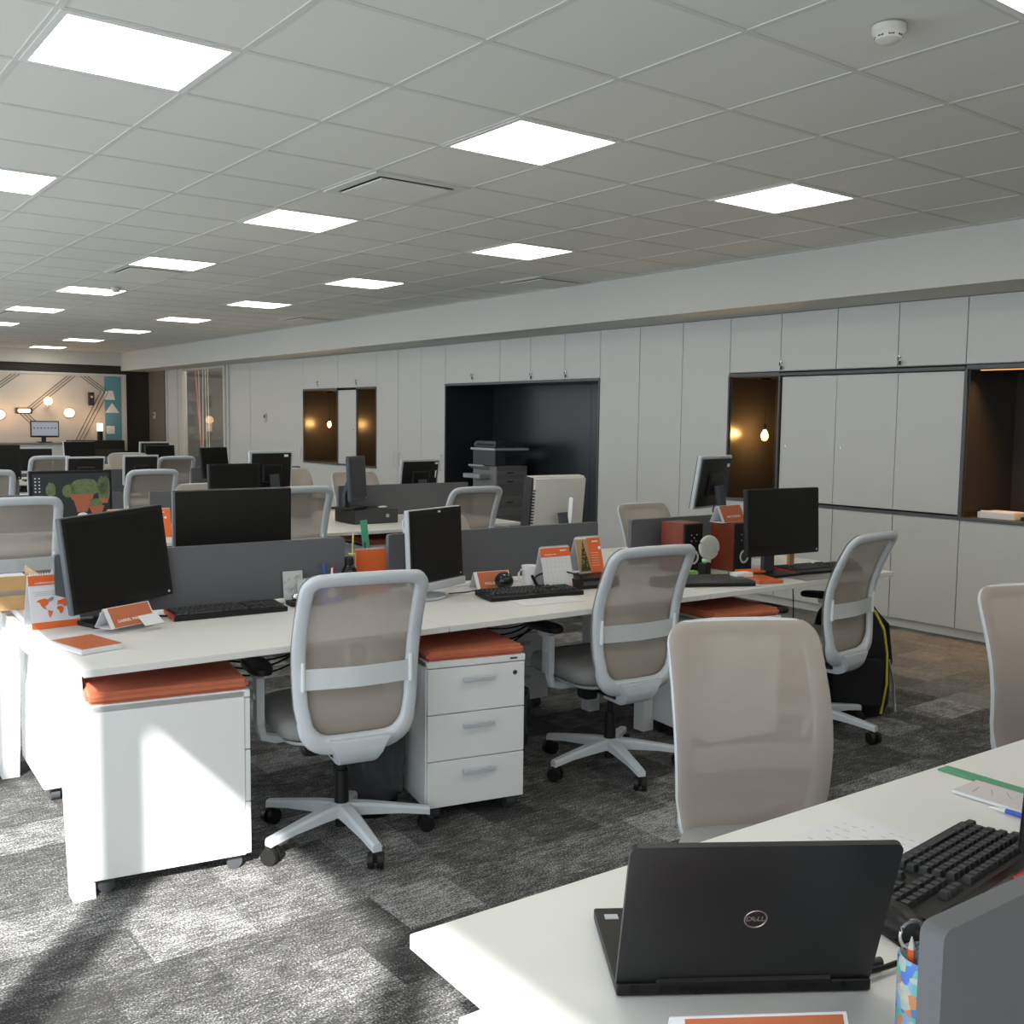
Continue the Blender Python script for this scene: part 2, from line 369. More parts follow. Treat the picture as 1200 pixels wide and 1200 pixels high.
# hanging bulbs
def bulb(x, y, z, ztop, lb, power):
    r = empty('pendant_bulb', (x, y, ztop), 0, lb, 'hanging lamp', 'hanging bulbs in the wall niches')
    MB().cyl((0, 0, -.015), (0, 0, 0), .05, .04).build('ceiling_rose', blackp, r)
    MB().cyl((0, 0, z + .085 - ztop), (0, 0, -.01), .003, seg=8).build('cord', blackp, r)
    MB().cyl((0, 0, z + .04 - ztop), (0, 0, z + .09 - ztop), .016, .013).build('socket', blackp, r)
    MB().lathe([(.001, -.06), (.022, -.05), (.032, -.025), (.030, 0), (.016, .03), (.013, .042)], 20, c=(0, 0, z - ztop)).build('glass_bulb', bulbg, r)
    MB().lathe([(.001, -.035), (.010, -.03), (.011, 0), (.006, .018), (.001, .02)], 12, c=(0, 0, z - ztop)).build('filament', emis('warm_filament', (1, .62, .28), 60), r)
    ld = bpy.data.lights.new('bulb_light', 'POINT'); ld.energy = power; ld.color = (1, .55, .18); ld.shadow_soft_size = .03
    lo = bpy.data.objects.new('bulb_light', ld); COL.objects.link(lo); lo.location = (0, 0, z - ztop - .0); lo.parent = r
bulb(6.25, 2.28, 1.41, 1.89, 'hanging filament bulb in the narrow niche left of the sliding doors', 14)
bulb(6.25, 10.40, 1.42, 1.90, 'hanging filament bulb in the left compartment of the far double niche', 16)
bulb(6.3, 8.66, 1.42, 1.90, 'hanging filament bulb half hidden at the right edge of the far double niche', 12)
# warm spot in the right niche
sp = bpy.data.lights.new('niche_strip', 'AREA'); sp.shape = 'RECTANGLE'; sp.size = .02; sp.size_y = .9; sp.energy = 7; sp.color = (1, .55, .2); sp.spread = R(100)
r = empty('niche_light_strip', (6.05, -.2, 1.888), 0, 'thin warm light strip along the top edge of the shelf niche', 'light strip')
MB().bx(-.012, .012, -.46, .46, -.004, .0).build('profile', emis('warm_strip', (1, .45, .12), 1.2), r)
spo = bpy.data.objects.new('niche_strip', sp); COL.objects.link(spo); spo.parent = r; spo.location = (0, 0, -.006)
# far door, jamb, glass partition
struct(MB().bx(WX + .005, WX + .04, 11.335, 12.745, 0, 2.4).build('door_1', cabm)); struct(MB().bx(WX + .005, WX + .04, 12.755, 13.62, 0, 2.4).build('door_2', cabm))
b = MB(); b.bx(WX - .03, WX + .06, 13.62, 13.68, 0, 2.4); b.bx(WX - .02, WX + .06, 13.80, 13.87, 0, 2.4); b.bx(WX + .02, WX + .04, 13.68, 13.8, 0, 2.4)
b.bx(WX - .03, WX + .06, 15.86, 15.93, 0, 2.4); b.bx(WX - .03, WX + .06, 16.75, 16.82, 0, 2.4); b.bx(WX + .01, WX + .03, 15.93, 16.2, 0, 2.4); b.bx(WX + .0, WX + .03, 16.22, 16.75, 0, 2.4); b.bx(WX, WX + .05, 13.87, 15.86, 2.36, 2.4)
struct(b.build('trim_5', cabm))
struct(MB().bx(WX + .02, WX + .032, 13.87, 15.86, 0, 2.36).build('window_1', glassm))
struct(MB().bx(WX, WX + .03, 16.84, 17.9, 0, 2.4).build('wall_meeting_side', mat('brown_grey_metal_panel', (.20, .17, .14), .35)))
struct(MB().bx(WX - .03, WX, 16.80, 16.86, 0, 2.4).build('trim_6', blackp))
struct(MB().bx(8.6, 8.7, 11.3, YE, 0, 2.4).build('wall_meeting_back', beigewall)); struct(MB().bx(6.8, 8.6, 11.3, 11.4, 0, 2.4).build('wall_meeting_near', paint))
for i, (yb, yt, m_, wd) in enumerate(((15.45, 15.40, creamp, .008), (15.52, 15.62, creamp, .008), (15.20, 15.28, creamp, .008), (15.08, 15.16, creamp, .008), (15.36, 15.80, mat('red_orange_cord', (.7, .12, .05), .6), .014))):
    b = MB(); b.cyl((6.2, yb, .0), (6.2, yt, 2.4), wd, seg=6)
    lb = ['pale vertical cord second from left behind the glass partition', 'pale vertical cord leftmost behind the glass partition', 'pale vertical cord second from right behind the glass partition', 'pale vertical cord rightmost behind the glass partition', 'slanting red orange cord behind the glass partition'][i]
    tag(b.build('hanging_cord', m_), lb, 'cord', 'cords behind the glass partition')
ld = bpy.data.lights.new('meeting_room_fill', 'POINT'); ld.energy = 150; ld.color = (1, .85, .68); ld.shadow_soft_size = .2; lo = bpy.data.objects.new('meeting_room_fill', ld); COL.objects.link(lo); lo.location = (7.3, 13.2, 2.2)  # unseen fill lamp, added to brighten the dark room behind the glass partition
# intercom, thermostat
def wallbox(name, loc, d, m_, lb, cat, rzz=0, detail=True):
    r = empty(name, loc, rzz, lb, cat)
    MB().box((0, 0, 0), d, bev=.004).build('housing', m_, r)
    MB().box((-d[0] * .55, 0, d[2] * .15), (.004, d[1] * .6, d[2] * .35)).build('display', darkp, r); return r
wallbox('intercom', (5.995, 12.14, 1.5), (.02, .09, .14), silver, 'small grey intercom panel on the far white door', 'intercom')
wallbox('thermostat', (5.985, 17.55, 1.52), (.02, .12, .13), creamp, 'small cream wall control on the brown panel beside the reception wall', 'thermostat')

# ---------------------------------------------------------------- ceiling fittings
def ceiling_light():
    r = empty('ceiling_light')
    b = MB(); o, i_ = .294, .268
    for (x0, x1, y0, y1) in ((-o, o, -o, -i_), (-o, o, i_, o), (-o, -i_, -i_, i_), (i_, o, -i_, i_)): b.bx(x0, x1, y0, y1, -.0045, 0)
    b.build('frame', wmetal, r)
    MB().bx(-i_, i_, -i_, i_, -.0035, 0).build('diffuser', panelm, r)
    return r
proto = ceiling_light(); first = True
LL = [(0, 0, 'largest lit square ceiling panel at the top left of the view'), (0, 4, 'lit ceiling panel cut by the left edge below the largest one'), (0, 8, None), (0, 12, None), (0, -4, None),
      (3, -4, 'lit ceiling panel cut off at the top right corner of the view'), (3, 0, 'lit ceiling panel at top centre beside the big air vent'), (3, 4, 'lit ceiling panel left of the big air vent'),
      (3, 8, 'lit ceiling panel touching the second air vent of the left row'), (3, 12, 'lit ceiling panel with a dark sensor dome on its near edge'), (3, 16, 'lit ceiling panel at the far left above a reddish reflection'), (3, 20, 'thin lit ceiling panel at the left edge farthest in its row'),
      (6, 0, 'lit ceiling panel nearest the white bulkhead on the right'), (6, 4, 'lit ceiling panel in front of the small vent near the bulkhead'), (6, 8, 'third lit ceiling panel of the row along the bulkhead'), (6, 12, 'fourth lit ceiling panel of the row along the bulkhead'),
      (6, 16, 'fifth lit ceiling panel of the row along the bulkhead'), (6, 20, 'sixth lit ceiling panel of the row along the bulkhead'), (6, 24, 'seventh lit ceiling panel of the row along the bulkhead'), (6, 28, 'farthest lit ceiling panel just before the reception wall'), (6, -4, None), (6, -8, None), (3, -8, None), (0, -8, None), (0, 16, None), (0, 20, None), (3, 24, None), (3, 28, None)]
for i, (L_, M_, lb) in enumerate(LL):
    o = proto if i == 0 else copy_tree(proto)
    o.location = (L_ * .6 + .3, M_ * .6 + .3, H - .001)
    tag(o, lb or 'square lit ceiling panel outside the view', 'ceiling light', 'square ceiling light panels' if lb else 'square ceiling light panels outside the view')
def vent(L_, M_, lb):
    r = empty('ceiling_vent', (L_ * .6 + .3, M_ * .6 + .3, H), 0, lb, 'air vent', 'ceiling air vents')
    b = MB(); o, i_ = .292, .235
    for (x0, x1, y0, y1) in ((-o, o, -o, -i_), (-o, o, i_, o), (-o, -i_, -i_, i_), (i_, o, -i_, i_)): b.bx(x0, x1, y0, y1, -.009, -.0005)
    b.build('frame', barm, r)
    MB().bx(-i_, i_, -i_, i_, -.0042, -.0005).build('opening', blackp, r)
    MB().bx(-.218, .218, -.218, .218, -.018, -.010, bev=.002).build('plate', tilem, r)
vent(3, 2, 'big square air vent between two lit panels at upper centre'); vent(8, 6, 'square air vent beside the white bulkhead'); vent(3, 9, 'grey air vent adjoining a lit panel on the left'); vent(8, 14, 'small far air vent beside the bulkhead'); vent(3, 17, 'far left air vent with a reddish reflection')
def detector(x, y, lb, s=1):
    r = empty('smoke_detector', (x, y, H - .007), 0, lb, 'smoke detector')
    MB().lathe([(.052 * s, 0), (.052 * s, -.018 * s), (.046 * s, -.024 * s), (.040 * s, -.042 * s), (.022 * s, -.052 * s), (.001, -.054 * s)][::-1], 28).build('housing', creamp, r)
    b = MB()
    for a in range(0, 360, 45): b.box((.0405 * s * math.cos(R(a)), .0405 * s * math.sin(R(a)), -.034 * s), (.004, .018 * s, .006 * s), rz=R(a))
    b.build('slots', darkp, r)
detector(2.1, -1.52, 'round cream smoke detector at the upper right of the ceiling')
detector(2.2, 7.0, 'tiny dark dome on the ceiling in front of a far lit panel', .9)

# ---------------------------------------------------------------- office chair
ZB = [(.33, -.13), (.37, -.160), (.43, -.185), (.50, -.190), (.58, -.183), (.66, -.183), (.74, -.196), (.82, -.222), (.90, -.258), (.98, -.300), (1.03, -.330)]
def yb(z):
    if z <= ZB[0][0]: return ZB[0][1]
    for (a, p), (c, q) in zip(ZB, ZB[1:]):
        if z <= c:
            t = (z - a) / (c - a); return p + (q - p) * t
    return ZB[-1][1]
def hw(z): # half width of the back at height z
    t = max(0, min(1, (z - .38) / .6)); return .208 + .020 * math.sin(min(1, t * 1.35) * math.pi / 2) - .012 * max(0, t - .6)
zb0, zt0 = .375, 1.005
def back_outline(ins=0, n=7, rt=.060, rb=.11):
    P = []; zt, zb_ = zt0 - ins, zb0 + ins; rt -= ins * .6; rb -= ins * .6
    def arc(cx, cz, r, a0, a1):
        for i in range(n + 1):
            a = R(a0 + (a1 - a0) * i / n); P.append((cx + r * math.cos(a), cz + r * math.sin(a)))
    w1, w0 = hw(zt) - ins, hw(zb_) - ins
    arc(w1 - rt, zt - rt, rt, 0, 90)
    for t in (.75, .5, .25): P.append(((w1 - rt) * (2 * t - 1), zt + .004))
    arc(-(w1 - rt), zt - rt, rt, 90, 180)
    for i in range(1, 9):
        z = zt - rt + (zb_ + rb - zt + rt) * i / 9; P.append((-(hw(z) - ins), z))
    arc(-(w0 - rb), zb_ + rb, rb, 180, 270)
    for t in (.25, .5, .75): P.append(((w0 - rb) * (2 * t - 1), zb_))
    arc(w0 - rb, zb_ + rb, rb, 270, 360)
    for i in range(1, 9):
        z = zb_ + rb + (zt - rt - zb_ - rb) * i / 9; P.append((hw(z) - ins, z))
    return P
def p3(x, z, dy=0): return Vector((x, yb(z) + .38 * x * x + dy, z))
def make_chair():
    r = empty('office_chair')
    # back frame: flat rim following the curved back
    P2 = back_outline(.025); P = [p3(x, z) for x, z in P2]; n = len(P); Bs = []; secs = []
    for x, z in P2:
        sl = (yb(z + .01) - yb(z - .01)) / .02
        nrm = Vector((-.76 * x, 1, -sl)).normalized(); Bs.append(nrm)
        low = max(0, min(1, (.50 - z) / .12)); hwid = .0235 + .012 * low; dp = .012 + .012 * low
        secs.append([(-hwid, -dp * .5), (-hwid * .6, -dp), (hwid * .6, -dp), (hwid, -dp * .5), (hwid, dp * .5), (hwid * .6, dp), (-hwid * .6, dp), (-hwid, dp * .5)])
    b = MB(); b.sweep(P, None, True, secs=secs, Bs=Bs)
    bf = b.build('backrest_frame', chairp, r, sharp=60)
    # chin bracket under the back
    b = MB(); cs = []
    for z, hw_, y0, y1 in ((.425, .115, -.218, -.160), (.395, .095, -.220, -.12), (.36, .080, -.212, -.05), (.332, .072, -.185, -.03), (.318, .066, -.15, -.02)):
        cs.append((z, hw_, y0, y1))
    bb = bmesh.new(); rings = []
    for z, h_, y0, y1 in cs: rings.append([bb.verts.new(v) for v in ((-h_, y0, z), (h_, y0, z), (h_ * .9, y1, z), (-h_ * .9, y1, z))])
    bb.faces.new(rings[0]); bb.faces.new(rings[-1][::-1])
    for a, q in zip(rings, rings[1:]):
        for j in range(4): bb.faces.new((a[j], a[(j + 1) % 4], q[(j + 1) % 4], q[j]))
    bmesh.ops.bevel(bb, geom=[e for e in bb.edges], offset=.006, segments=2, affect='EDGES'); bmesh.ops.recalc_face_normals(bb, faces=bb.faces)
    b.merge(bb); b.build('back_bracket', chairp, r)
    # mesh
    out = back_outline(.0012)
    def span(z):
        xs = []
        for (x0, z0), (x1, z1) in zip(out, out[1:] + out[:1]):
            if (z0 - z) * (z1 - z) <= 0 and z0 != z1: xs.append(x0 + (x1 - x0) * (z - z0) / (z1 - z0))
        return max(xs) if xs else 0
    zlo, zhi = zb0 + .0075, zt0 - .004
    def fn(u, v):
        t = .5 - .5 * math.cos(math.pi * v); z = zlo + (zhi - zlo) * t; x = (2 * u - 1) * max(.02, span(z))
        return p3(x, z, (.0215 if abs(2 * u - 1) < .985 else .014) + .013 * max(0, min(1, (.50 - z) / .12)))
    MB().grid(fn, 18, 30).build('backrest_mesh', meshm, r)
    # lumbar band
    def fl(u, v): return p3((2 * u - 1) * (hw(.64) - .034), .600 + .072 * v, -.012 - .01 * (1 - abs(2 * u - 1)))
    b = MB(); b.grid(fl, 16, 4, thick=.008)
    for s in (-1, 1): b.box(p3(s * (hw(.64) - .034), .645, -.012), (.012, .022, .10), bev=.003)
    b.build('lumbar_support', mat('light_grey_plastic', (.80, .83, .84), .28), r)
    # seat
    def rr(w_, d_, z, y0=0, n=6, rad=.09):
        pts = []
        for cx, cy, a0 in ((w_ - rad, d_ - rad, 0), (-w_ + rad, d_ - rad, 90), (-w_ + rad, -d_ + rad, 180), (w_ - rad, -d_ + rad, 270)):
            for i in range(n + 1):
                a = R(a0 + 90 * i / n); pts.append(Vector((cx + rad * math.cos(a), y0 + .065 + cy + rad * math.sin(a), z)))
        return pts
    def shell(levels, m_, name, par):
        bb = bmesh.new(); rg = []
        for w_, d_, z, y0 in levels: rg.append([bb.verts.new(p) for p in rr(w_, d_, z, y0)])
        k = len(rg[0]); bb.faces.new(rg[0][::-1]); bb.faces.new(rg[-1])
        for a, q in zip(rg, rg[1:]):
            for j in range(k): bb.faces.new((a[j], a[(j + 1) % k], q[(j + 1) % k], q[j]))
        b = MB(); b.merge(bb); return b.build(name, m_, par, sharp=60)
    shell([(.215, .215, .405, .03), (.238, .235, .418, .03), (.243, .240, .445, .03), (.236, .234, .470, .03), (.20, .20, .484, .03), (.14, .15, .488, .03)], seatm, 'seat', r)
    shell([(.17, .18, .384, .03), (.215, .22, .390, .035), (.222, .225, .403, .035)], chairp, 'seat_pan', r)
    # arms
    for s in (-1, 1):
        b = MB(); b.sweep([Vector((s * .10, .02, .372)), Vector((s * .22, .02, .372)), Vector((s * .262, .02, .385)), Vector((s * .272, .022, .42)), Vector((s * .272, .028, .46))], [(.018 * math.cos(a * math.pi / 4), .018 * math.sin(a * math.pi / 4)) for a in range(8)])
        b.box((s * .274, .03, .515), (.030, .058, .17), bev=.01, seg=2)
        b.box((s * .272, .055, .600), (.034, .085, .035), bev=.01, seg=2)
        b.cyl((s * .283, .03, .53), (s * .298, .03, .53), .014)
        b.bm.transform(T(0, .05, 0))
        am = b.build('armrest', chairp, r)
        bb = MB(); bm2 = bmesh.new(); rg = []
        for sc, z in ((.93, .614), (1, .620), (1, .634), (.9, .643)):
            ring = []
            for a in range(24):
                t = a * 2 * math.pi / 24; cx = math.copysign(abs(math.cos(t)) ** .7, math.cos(t)); sy = math.copysign(abs(math.sin(t)) ** .7, math.sin(t))
                ring.append(bm2.verts.new((s * .270 + .043 * sc * cx, .075 + .125 * sc * sy, z - .012 * (sy > 0) * sy * .5)))
            rg.append(ring)
        bm2.faces.new(rg[0][::-1]); bm2.faces.new(rg[-1])
        for a, q in zip(rg, rg[1:]):
            for j in range(24): bm2.faces.new((a[j], a[(j + 1) % 24], q[(j + 1) % 24], q[j]))
        bb.merge(bm2); bb.bm.transform(T(0, .05, 0)); bb.build('arm_pad', blackp, am, sharp=60)
    # mechanism + column + base
    b = MB(); b.box((0, -.01, .360), (.16, .26, .045), bev=.01); b.box((0, -.11, .365), (.13, .10, .03), bev=.006); b.box((-.11, .02, .345), (.06, .08, .06), bev=.02, seg=2); b.cyl((0, -.16, .36), (0, -.04, .36), .012)
    b.cyl((-.17, .08, .355), (-.08, .08, .36), .007, seg=8)
    b.build('tilt_mechanism', blackp, r)
    b = MB(); b.cyl((0, 0, .22), (0, 0, .345), .014); b.cyl((0, 0, .125), (0, 0, .25), .026, .024, seg=20); b.cyl((0, 0, .045), (0, 0, .09), .024, seg=20); b.build('gas_column', blackp, r)
    base = MB()
    base.cyl((0, 0, .082), (0, 0, .132), .040, .036, seg=24)
    for k in range(5):
        a = R(-90 + 72 * k); ca, sa = math.cos(a), math.sin(a)
        bb = bmesh.new(); rg = []
        for d, hw_, zt, zb_ in ((.015, .030, .132, .088), (.10, .026, .124, .085), (.22, .021, .106, .078), (.305, .018, .092, .066), (.318, .016, .090, .062)):
            rg.append([bb.verts.new((ca * d - sa * x, sa * d + ca * x, z)) for x, z in ((-hw_, zb_), (hw_, zb_), (hw_, zt - .008), (hw_ * .6, zt), (-hw_ * .6, zt), (-hw_, zt - .008))])
        bb.faces.new(rg[0][::-1]); bb.faces.new(rg[-1])
        for p, q in zip(rg, rg[1:]):
            for j in range(6): bb.faces.new((p[j], p[(j + 1) % 6], q[(j + 1) % 6], q[j]))
        base.merge(bb)
    base.build('five_star_base', chairp, r)
    for k in range(5):
        a = R(-90 + 72 * k); c = Vector((math.cos(a) * .305, math.sin(a) * .305, .03)); ta = a + R(60 + 37 * k); tv = Vector((math.cos(ta), math.sin(ta), 0))
        b = MB()
        for s in (-1, 1): b.cyl(c + tv * s * .008, c + tv * s * .026, .030, .028, seg=20)
        b.cyl(c - tv * .02, c + tv * .02, .010); b.cyl(c + Vector((0, 0, .02)), c + Vector((0, 0, .05)), .008)
        b.box(c + Vector((0, 0, .018)), (.03, .03, .03), rz=ta, bev=.006)
        b.build('caster', blackp, r)
    return r
CH0 = make_chair(); used = [False]
def chair(x, y, rz, lb, dz=0, group='grey mesh office chairs', spin=0, arms=True):
    o = CH0 if not used[0] else copy_tree(CH0)
    used[0] = True
    o.location = (x, y, 0); o.rotation_euler = (0, 0, R(rz)); tag(o, lb, 'chair', group)
    if not arms:
        for c in kids(o):
            if c.name.startswith('armrest'):
                for g in kids(c): bpy.data.objects.remove(g)
                bpy.data.objects.remove(c)
    if dz:
        for c in kids(o):
            n_ = c.name.split('.')[0]
            if n_ not in ('five_star_base', 'caster', 'gas_column'): c.location.z = dz
            elif n_ == 'gas_column': c.location.z = dz * .5
    if spin:
        for c in kids(o):
            if c.name.split('.')[0] in ('five_star_base', 'caster'): c.rotation_euler = (0, 0, R(spin))
    return o
chair(.822, -.275, -10, 'grey mesh office chair seen from behind beside the sunlit drawer unit', 0, spin=4)
chair(2.125, -.275, -6, 'grey mesh office chair seen from behind, pulled out beyond the three-drawer pedestal', 0, spin=-12)
chair(3.31, -.46, 6, 'grey mesh office chair in side view with the black backpack behind it', 0, spin=0)
chair(1.245, -1.86, 152, 'large grey mesh office chair facing the camera behind the open laptop', -.055, arms=False)
chair(2.715, -1.96, 154, 'grey mesh office chair cut by the right edge of the view', -.07, arms=False)
chair(.31, 2.58, 0, 'grey mesh office chair at the left edge, in front of the cactus picture monitor', .07)
chair(1.91, 2.58, 0, 'grey mesh office chair seen from behind, half hidden by the wide black monitor', .08)
chair(3.23, 2.58, 0, 'grey mesh office chair seen from behind in front of the printer', .04)
chair(3.92, 1.12, 178, 'grey mesh office chair facing the camera in front of the tall white cabinets', -.04)
chair(2.30, 1.12, 182, 'grey mesh office chair mostly hidden behind the silver-edged monitor', -.04)
chair(2.78, 4.15, 180, 'grey mesh office chair just right of the monitor with a bright back sticker', .08)
chair(3.42, 4.15, 180, 'grey mesh office chair partly behind the narrow portrait monitor', .04)
chair(1.97, 5.55, 0, 'grey mesh office chair in the left middle, right of the cactus picture monitor', .05)
chair(.68, 5.55, 0, 'grey mesh office chair at the left edge, two rows behind the nearest', .07)
chair(2.10, 4.20, 180, 'low grey mesh office chair peeking above the dark divider at left centre', -.03)
chair(3.25, 8.65, 0, 'far grey mesh office chair left of the glass partition', .04)
chair(1.88, 8.65, 0, 'far grey mesh office chair behind the orange box', .06)
chair(2.62, 7.85, 180, 'far grey mesh office chair facing the camera below the small tower lamp', .09)
chair(2.05, 7.25, 180, 'far grey mesh office chair just right of the monitor with a white back sticker', .0)

# ---------------------------------------------------------------- desks, dividers, pedestals
def desk(x, y, rz, wid, dep, lb, near, legs=(1, 1), grp=None, back=0):
    """x,y: corner; near: this top is the near half of a bench"""
    r = empty('desk', (x, y, 0), R(rz), lb, 'desk', grp)
    MB().bx(.002, wid - .002, 0, dep, .716, .74, bev=.002).build('desktop', desktop_m, r)
    for i, s in enumerate(legs):
        if not s: continue
        lx = (-.03 if not back else .0) if i == 0 else wid - .04
        y0 = .06 if near else dep - .13; sl = .13 if near else -.13
        if back and i == 0: y0 = back if near else dep - .07 - back; sl = 0
        pr = [(y0, 0), (y0 + .07, 0), (y0 + .07 + sl, .716), (y0 + sl, .716)]
        MB().prism(pr, .065, Matrix.Translation((lx, 0, 0)) @ Matrix(((0, 0, 1, 0), (1, 0, 0, 0), (0, 1, 0, 0), (0, 0, 0, 1)))).build('leg', wmetal, r)
        y0 += sl
        b = MB(); ya, yz = (y0 + .07, dep - .02) if near else (.02, y0)
        if yz - ya > .02: b.bx(lx + .01, lx + .05, ya, yz, .64, .712)
        yg = ya if near else yz; sg = 1 if near else -1
        if not (back and i == 0): b.prism([(0, 0), (sg * .12, 0), (0, -.16)], .03, Matrix.Translation((lx + .045, yg, .64)) @ Matrix(((0, 0, -1, 0), (1, 0, 0, 0), (0, 1, 0, 0), (0, 0, 0, 1))))
        b.build('crossbar', wmetal, r)
    yy = dep - .06 if near else .06
    MB().bx(.08, wid - .08, yy - .02, yy + .02, .665, .712).build('beam', wmetal, r)
    ty = dep - .22 if near else .10
    b = MB(); b.bx(.25, wid - .25, ty, ty + .12, .60, .604); b.bx(.25, wid - .25, ty, ty + .004, .60, .66); b.bx(.25, wid - .25, ty + .116, ty + .12, .60, .66)
    for px in (.3, wid - .3): b.bx(px - .01, px + .01, ty, ty + .12, .66, .716)
    b.build('cable_tray', darkp, r)
    return r
def divider(x, y, rz, wid, lb, grp='charcoal desk dividers', zt=1.0):
    r = empty('desk_divider', (x, y, .745), R(rz), lb, 'desk divider', grp)
    b = MB(); h_ = zt - .765; bb = bmesh.new()
    pts = []; rad = .012
    for cx, cz, a0 in ((wid - rad, h_ - rad, 0), (rad, h_ - rad, 90), (rad, rad, 180), (wid - rad, rad, 270)):
        for i in range(4): a = R(a0 + 30 * i); pts.append((cx + rad * math.cos(a), cz + rad * math.sin(a)))
    b.prism(pts, .026, Matrix.Translation((0, .013, .02)) @ FRONT); b.build('panel', divm, r)
    for s in (.18, wid - .18): MB().bx(s - .03, s + .03, -.02, .02, 0, .03).build('clamp', wmetal, r)
    return r
def frame(ox, oy, rz):
    c, s = math.cos(R(rz)), math.sin(R(rz))
    return lambda x, y: (ox + c * x - s * y, oy + s * x + c * y)
nm = ['left', 'middle', 'right']
rows = {}
def bench(idx, ox, oy, rz, seams, dep, word, dofs=(.13, 1.47, 2.85), dw=(1.17, 1.17, 1.15)):
    fr = frame(ox, oy, rz); rows[idx] = (fr, rz)
    for i, (a, q) in enumerate(zip(seams, seams[1:])):
        x, y = fr(a, 0); desk(x, y, rz, q - a, dep, '%s white desk of the near half of %s' % (nm[i], word), True, (1, i == len(seams) - 2), None, 0 if i == 0 else (.60 if i == 1 else .42))
        x, y = fr(a, dep + .01); desk(x, y, rz, q - a, dep, '%s white desk of the far half of %s' % (nm[i], word), False, (1, i == len(seams) - 2), None, 0 if i == 0 else .60)
        x, y = fr(dofs[i], dep + .005); divider(x, y, rz, dw[i], '%s charcoal divider panel of %s' % (nm[i], word))
bench(1, -.06, -.315, -2.2, [0, 1.285, 2.65, 4.0], .745, 'the desk row with the three-drawer pedestal', (.07, 1.425, 2.828), (1.147, 1.18, 1.15))
bench(2, -.15, 2.74, -2.0, [0, 1.30, 2.65, 4.0], .745, 'the second desk row, with the cactus monitor')
bench(3, -.15, 5.78, -1.5, [0, 1.37, 2.74, 4.05], .745, 'the third desk row')
bench(4, -.05, 8.95, -1.0, [0, 1.37, 2.74, 4.05], .745, 'the farthest desk row')
# nearest bench (camera stands at its left end)
fr0 = frame(-.10, -2.237, -2.0); rows[0] = (fr0, -2)
for i in range(2):
    x, y = fr0(i * 1.38, -.72); desk(x, y, -2, 1.38, .72, ['nearest white desk, carrying the open laptop', 'white desk at the right edge, beyond the green strip'][i], False, (1, i))
    x, y = fr0(i * 1.38, -1.45); desk(x, y, -2, 1.38, .72, ['white desk under the nearest grey divider', 'white desk beyond the lower right corner'][i], True, (1, i))
x, y = fr0(.185, -.722); divider(x, y, -2, 1.10, 'nearest grey divider panel filling the lower right corner', zt=1.005)
x, y = fr0(1.50, -.722); divider(x, y, -2, 1.10, 'grey divider panel beyond the right edge of the view')

def make_ped():
    r = empty('drawer_pedestal'); W_, D_ = .40, .50
    b = MB(); b.bx(0, W_, .018, D_, .055, .610, bev=.002); b.bx(0, W_, 0, D_, .588, .612, bev=.002); b.build('body', wmetal, r)
    bb = bmesh.new(); bmesh.ops.create_cube(bb, size=1); bb.transform(Matrix.Diagonal((W_ - .004, D_ - .004, .036, 1))); bmesh.ops.bevel(bb, geom=bb.edges[:], offset=.012, segments=3, affect='EDGES')
    MB().merge(bb, T(W_ / 2, D_ / 2, .630)).build('seat_cushion', cush, r)
    for i, (z0, z1) in enumerate(((.413, .584), (.236, .409), (.058, .232))):
        d = MB().bx(.003, W_ - .003, 0, .017, z0, z1, bev=.0015).build('drawer', wmetal, r)
        zc = z1 - .045; b = MB(); b.bx(W_ / 2 - .064, W_ / 2 + .064, -.026, -.018, zc - .008, zc + .008, bev=.002)
        for s in (-.055, .055): b.bx(W_ / 2 + s - .004, W_ / 2 + s + .004, -.02, .002, zc - .004, zc + .004)
        b.build('handle', silver, d)
    b = MB(); b.cyl((W_ - .045, -.004, .545), (W_ - .045, .002, .545), .009); b.cyl((W_ - .045, -.005, .545), (W_ - .045, -.003, .545), .004, mi=1); b.build('lock', [chrome, blackp], r)
    MB().bx(W_ - .065, W_ - .035, -.001, .001, .597, .604).build('badge', darkp, r)
    for x_ in (.045, W_ - .045):
        for y_ in (.05, D_ - .05):
            b = MB(); b.cyl((x_ - .016, y_, .026), (x_ + .016, y_, .026), .025, seg=18); b.box((x_, y_, .046), (.034, .036, .018), bev=.004); b.build('caster', darkp, r)
    return r
PED = make_ped(); pu = [False]
def ped(x, y, rz, lb, z=0):
    o = PED if not pu[0] else copy_tree(PED); pu[0] = True
    o.location = (x, y, 0); o.rotation_euler = (0, 0, R(rz)); tag(o, lb, 'drawer unit', 'white drawer pedestals with orange cushions'); return o
ped(1.128, -.362, -12, 'white three-drawer pedestal with orange cushion, handles facing the camera')
a_ = -10 + 90; c0 = (.452, -.345)
ped(c0[0], c0[1], a_, 'sunlit white drawer pedestal with orange cushion at the desk end, side facing the camera')
ped(.035, .655, -3, 'white drawer pedestal standing behind the sunlit desk leg')
ped(2.60, -.435, -8, 'white drawer pedestal with orange cushion between the two right chairs')
ped(2.70, 2.83, -2, 'drawer pedestal of the second row, its orange cushion seen through the divider gap')
ped(2.10, .62, -2, 'white drawer pedestal under the far side of the middle desk')

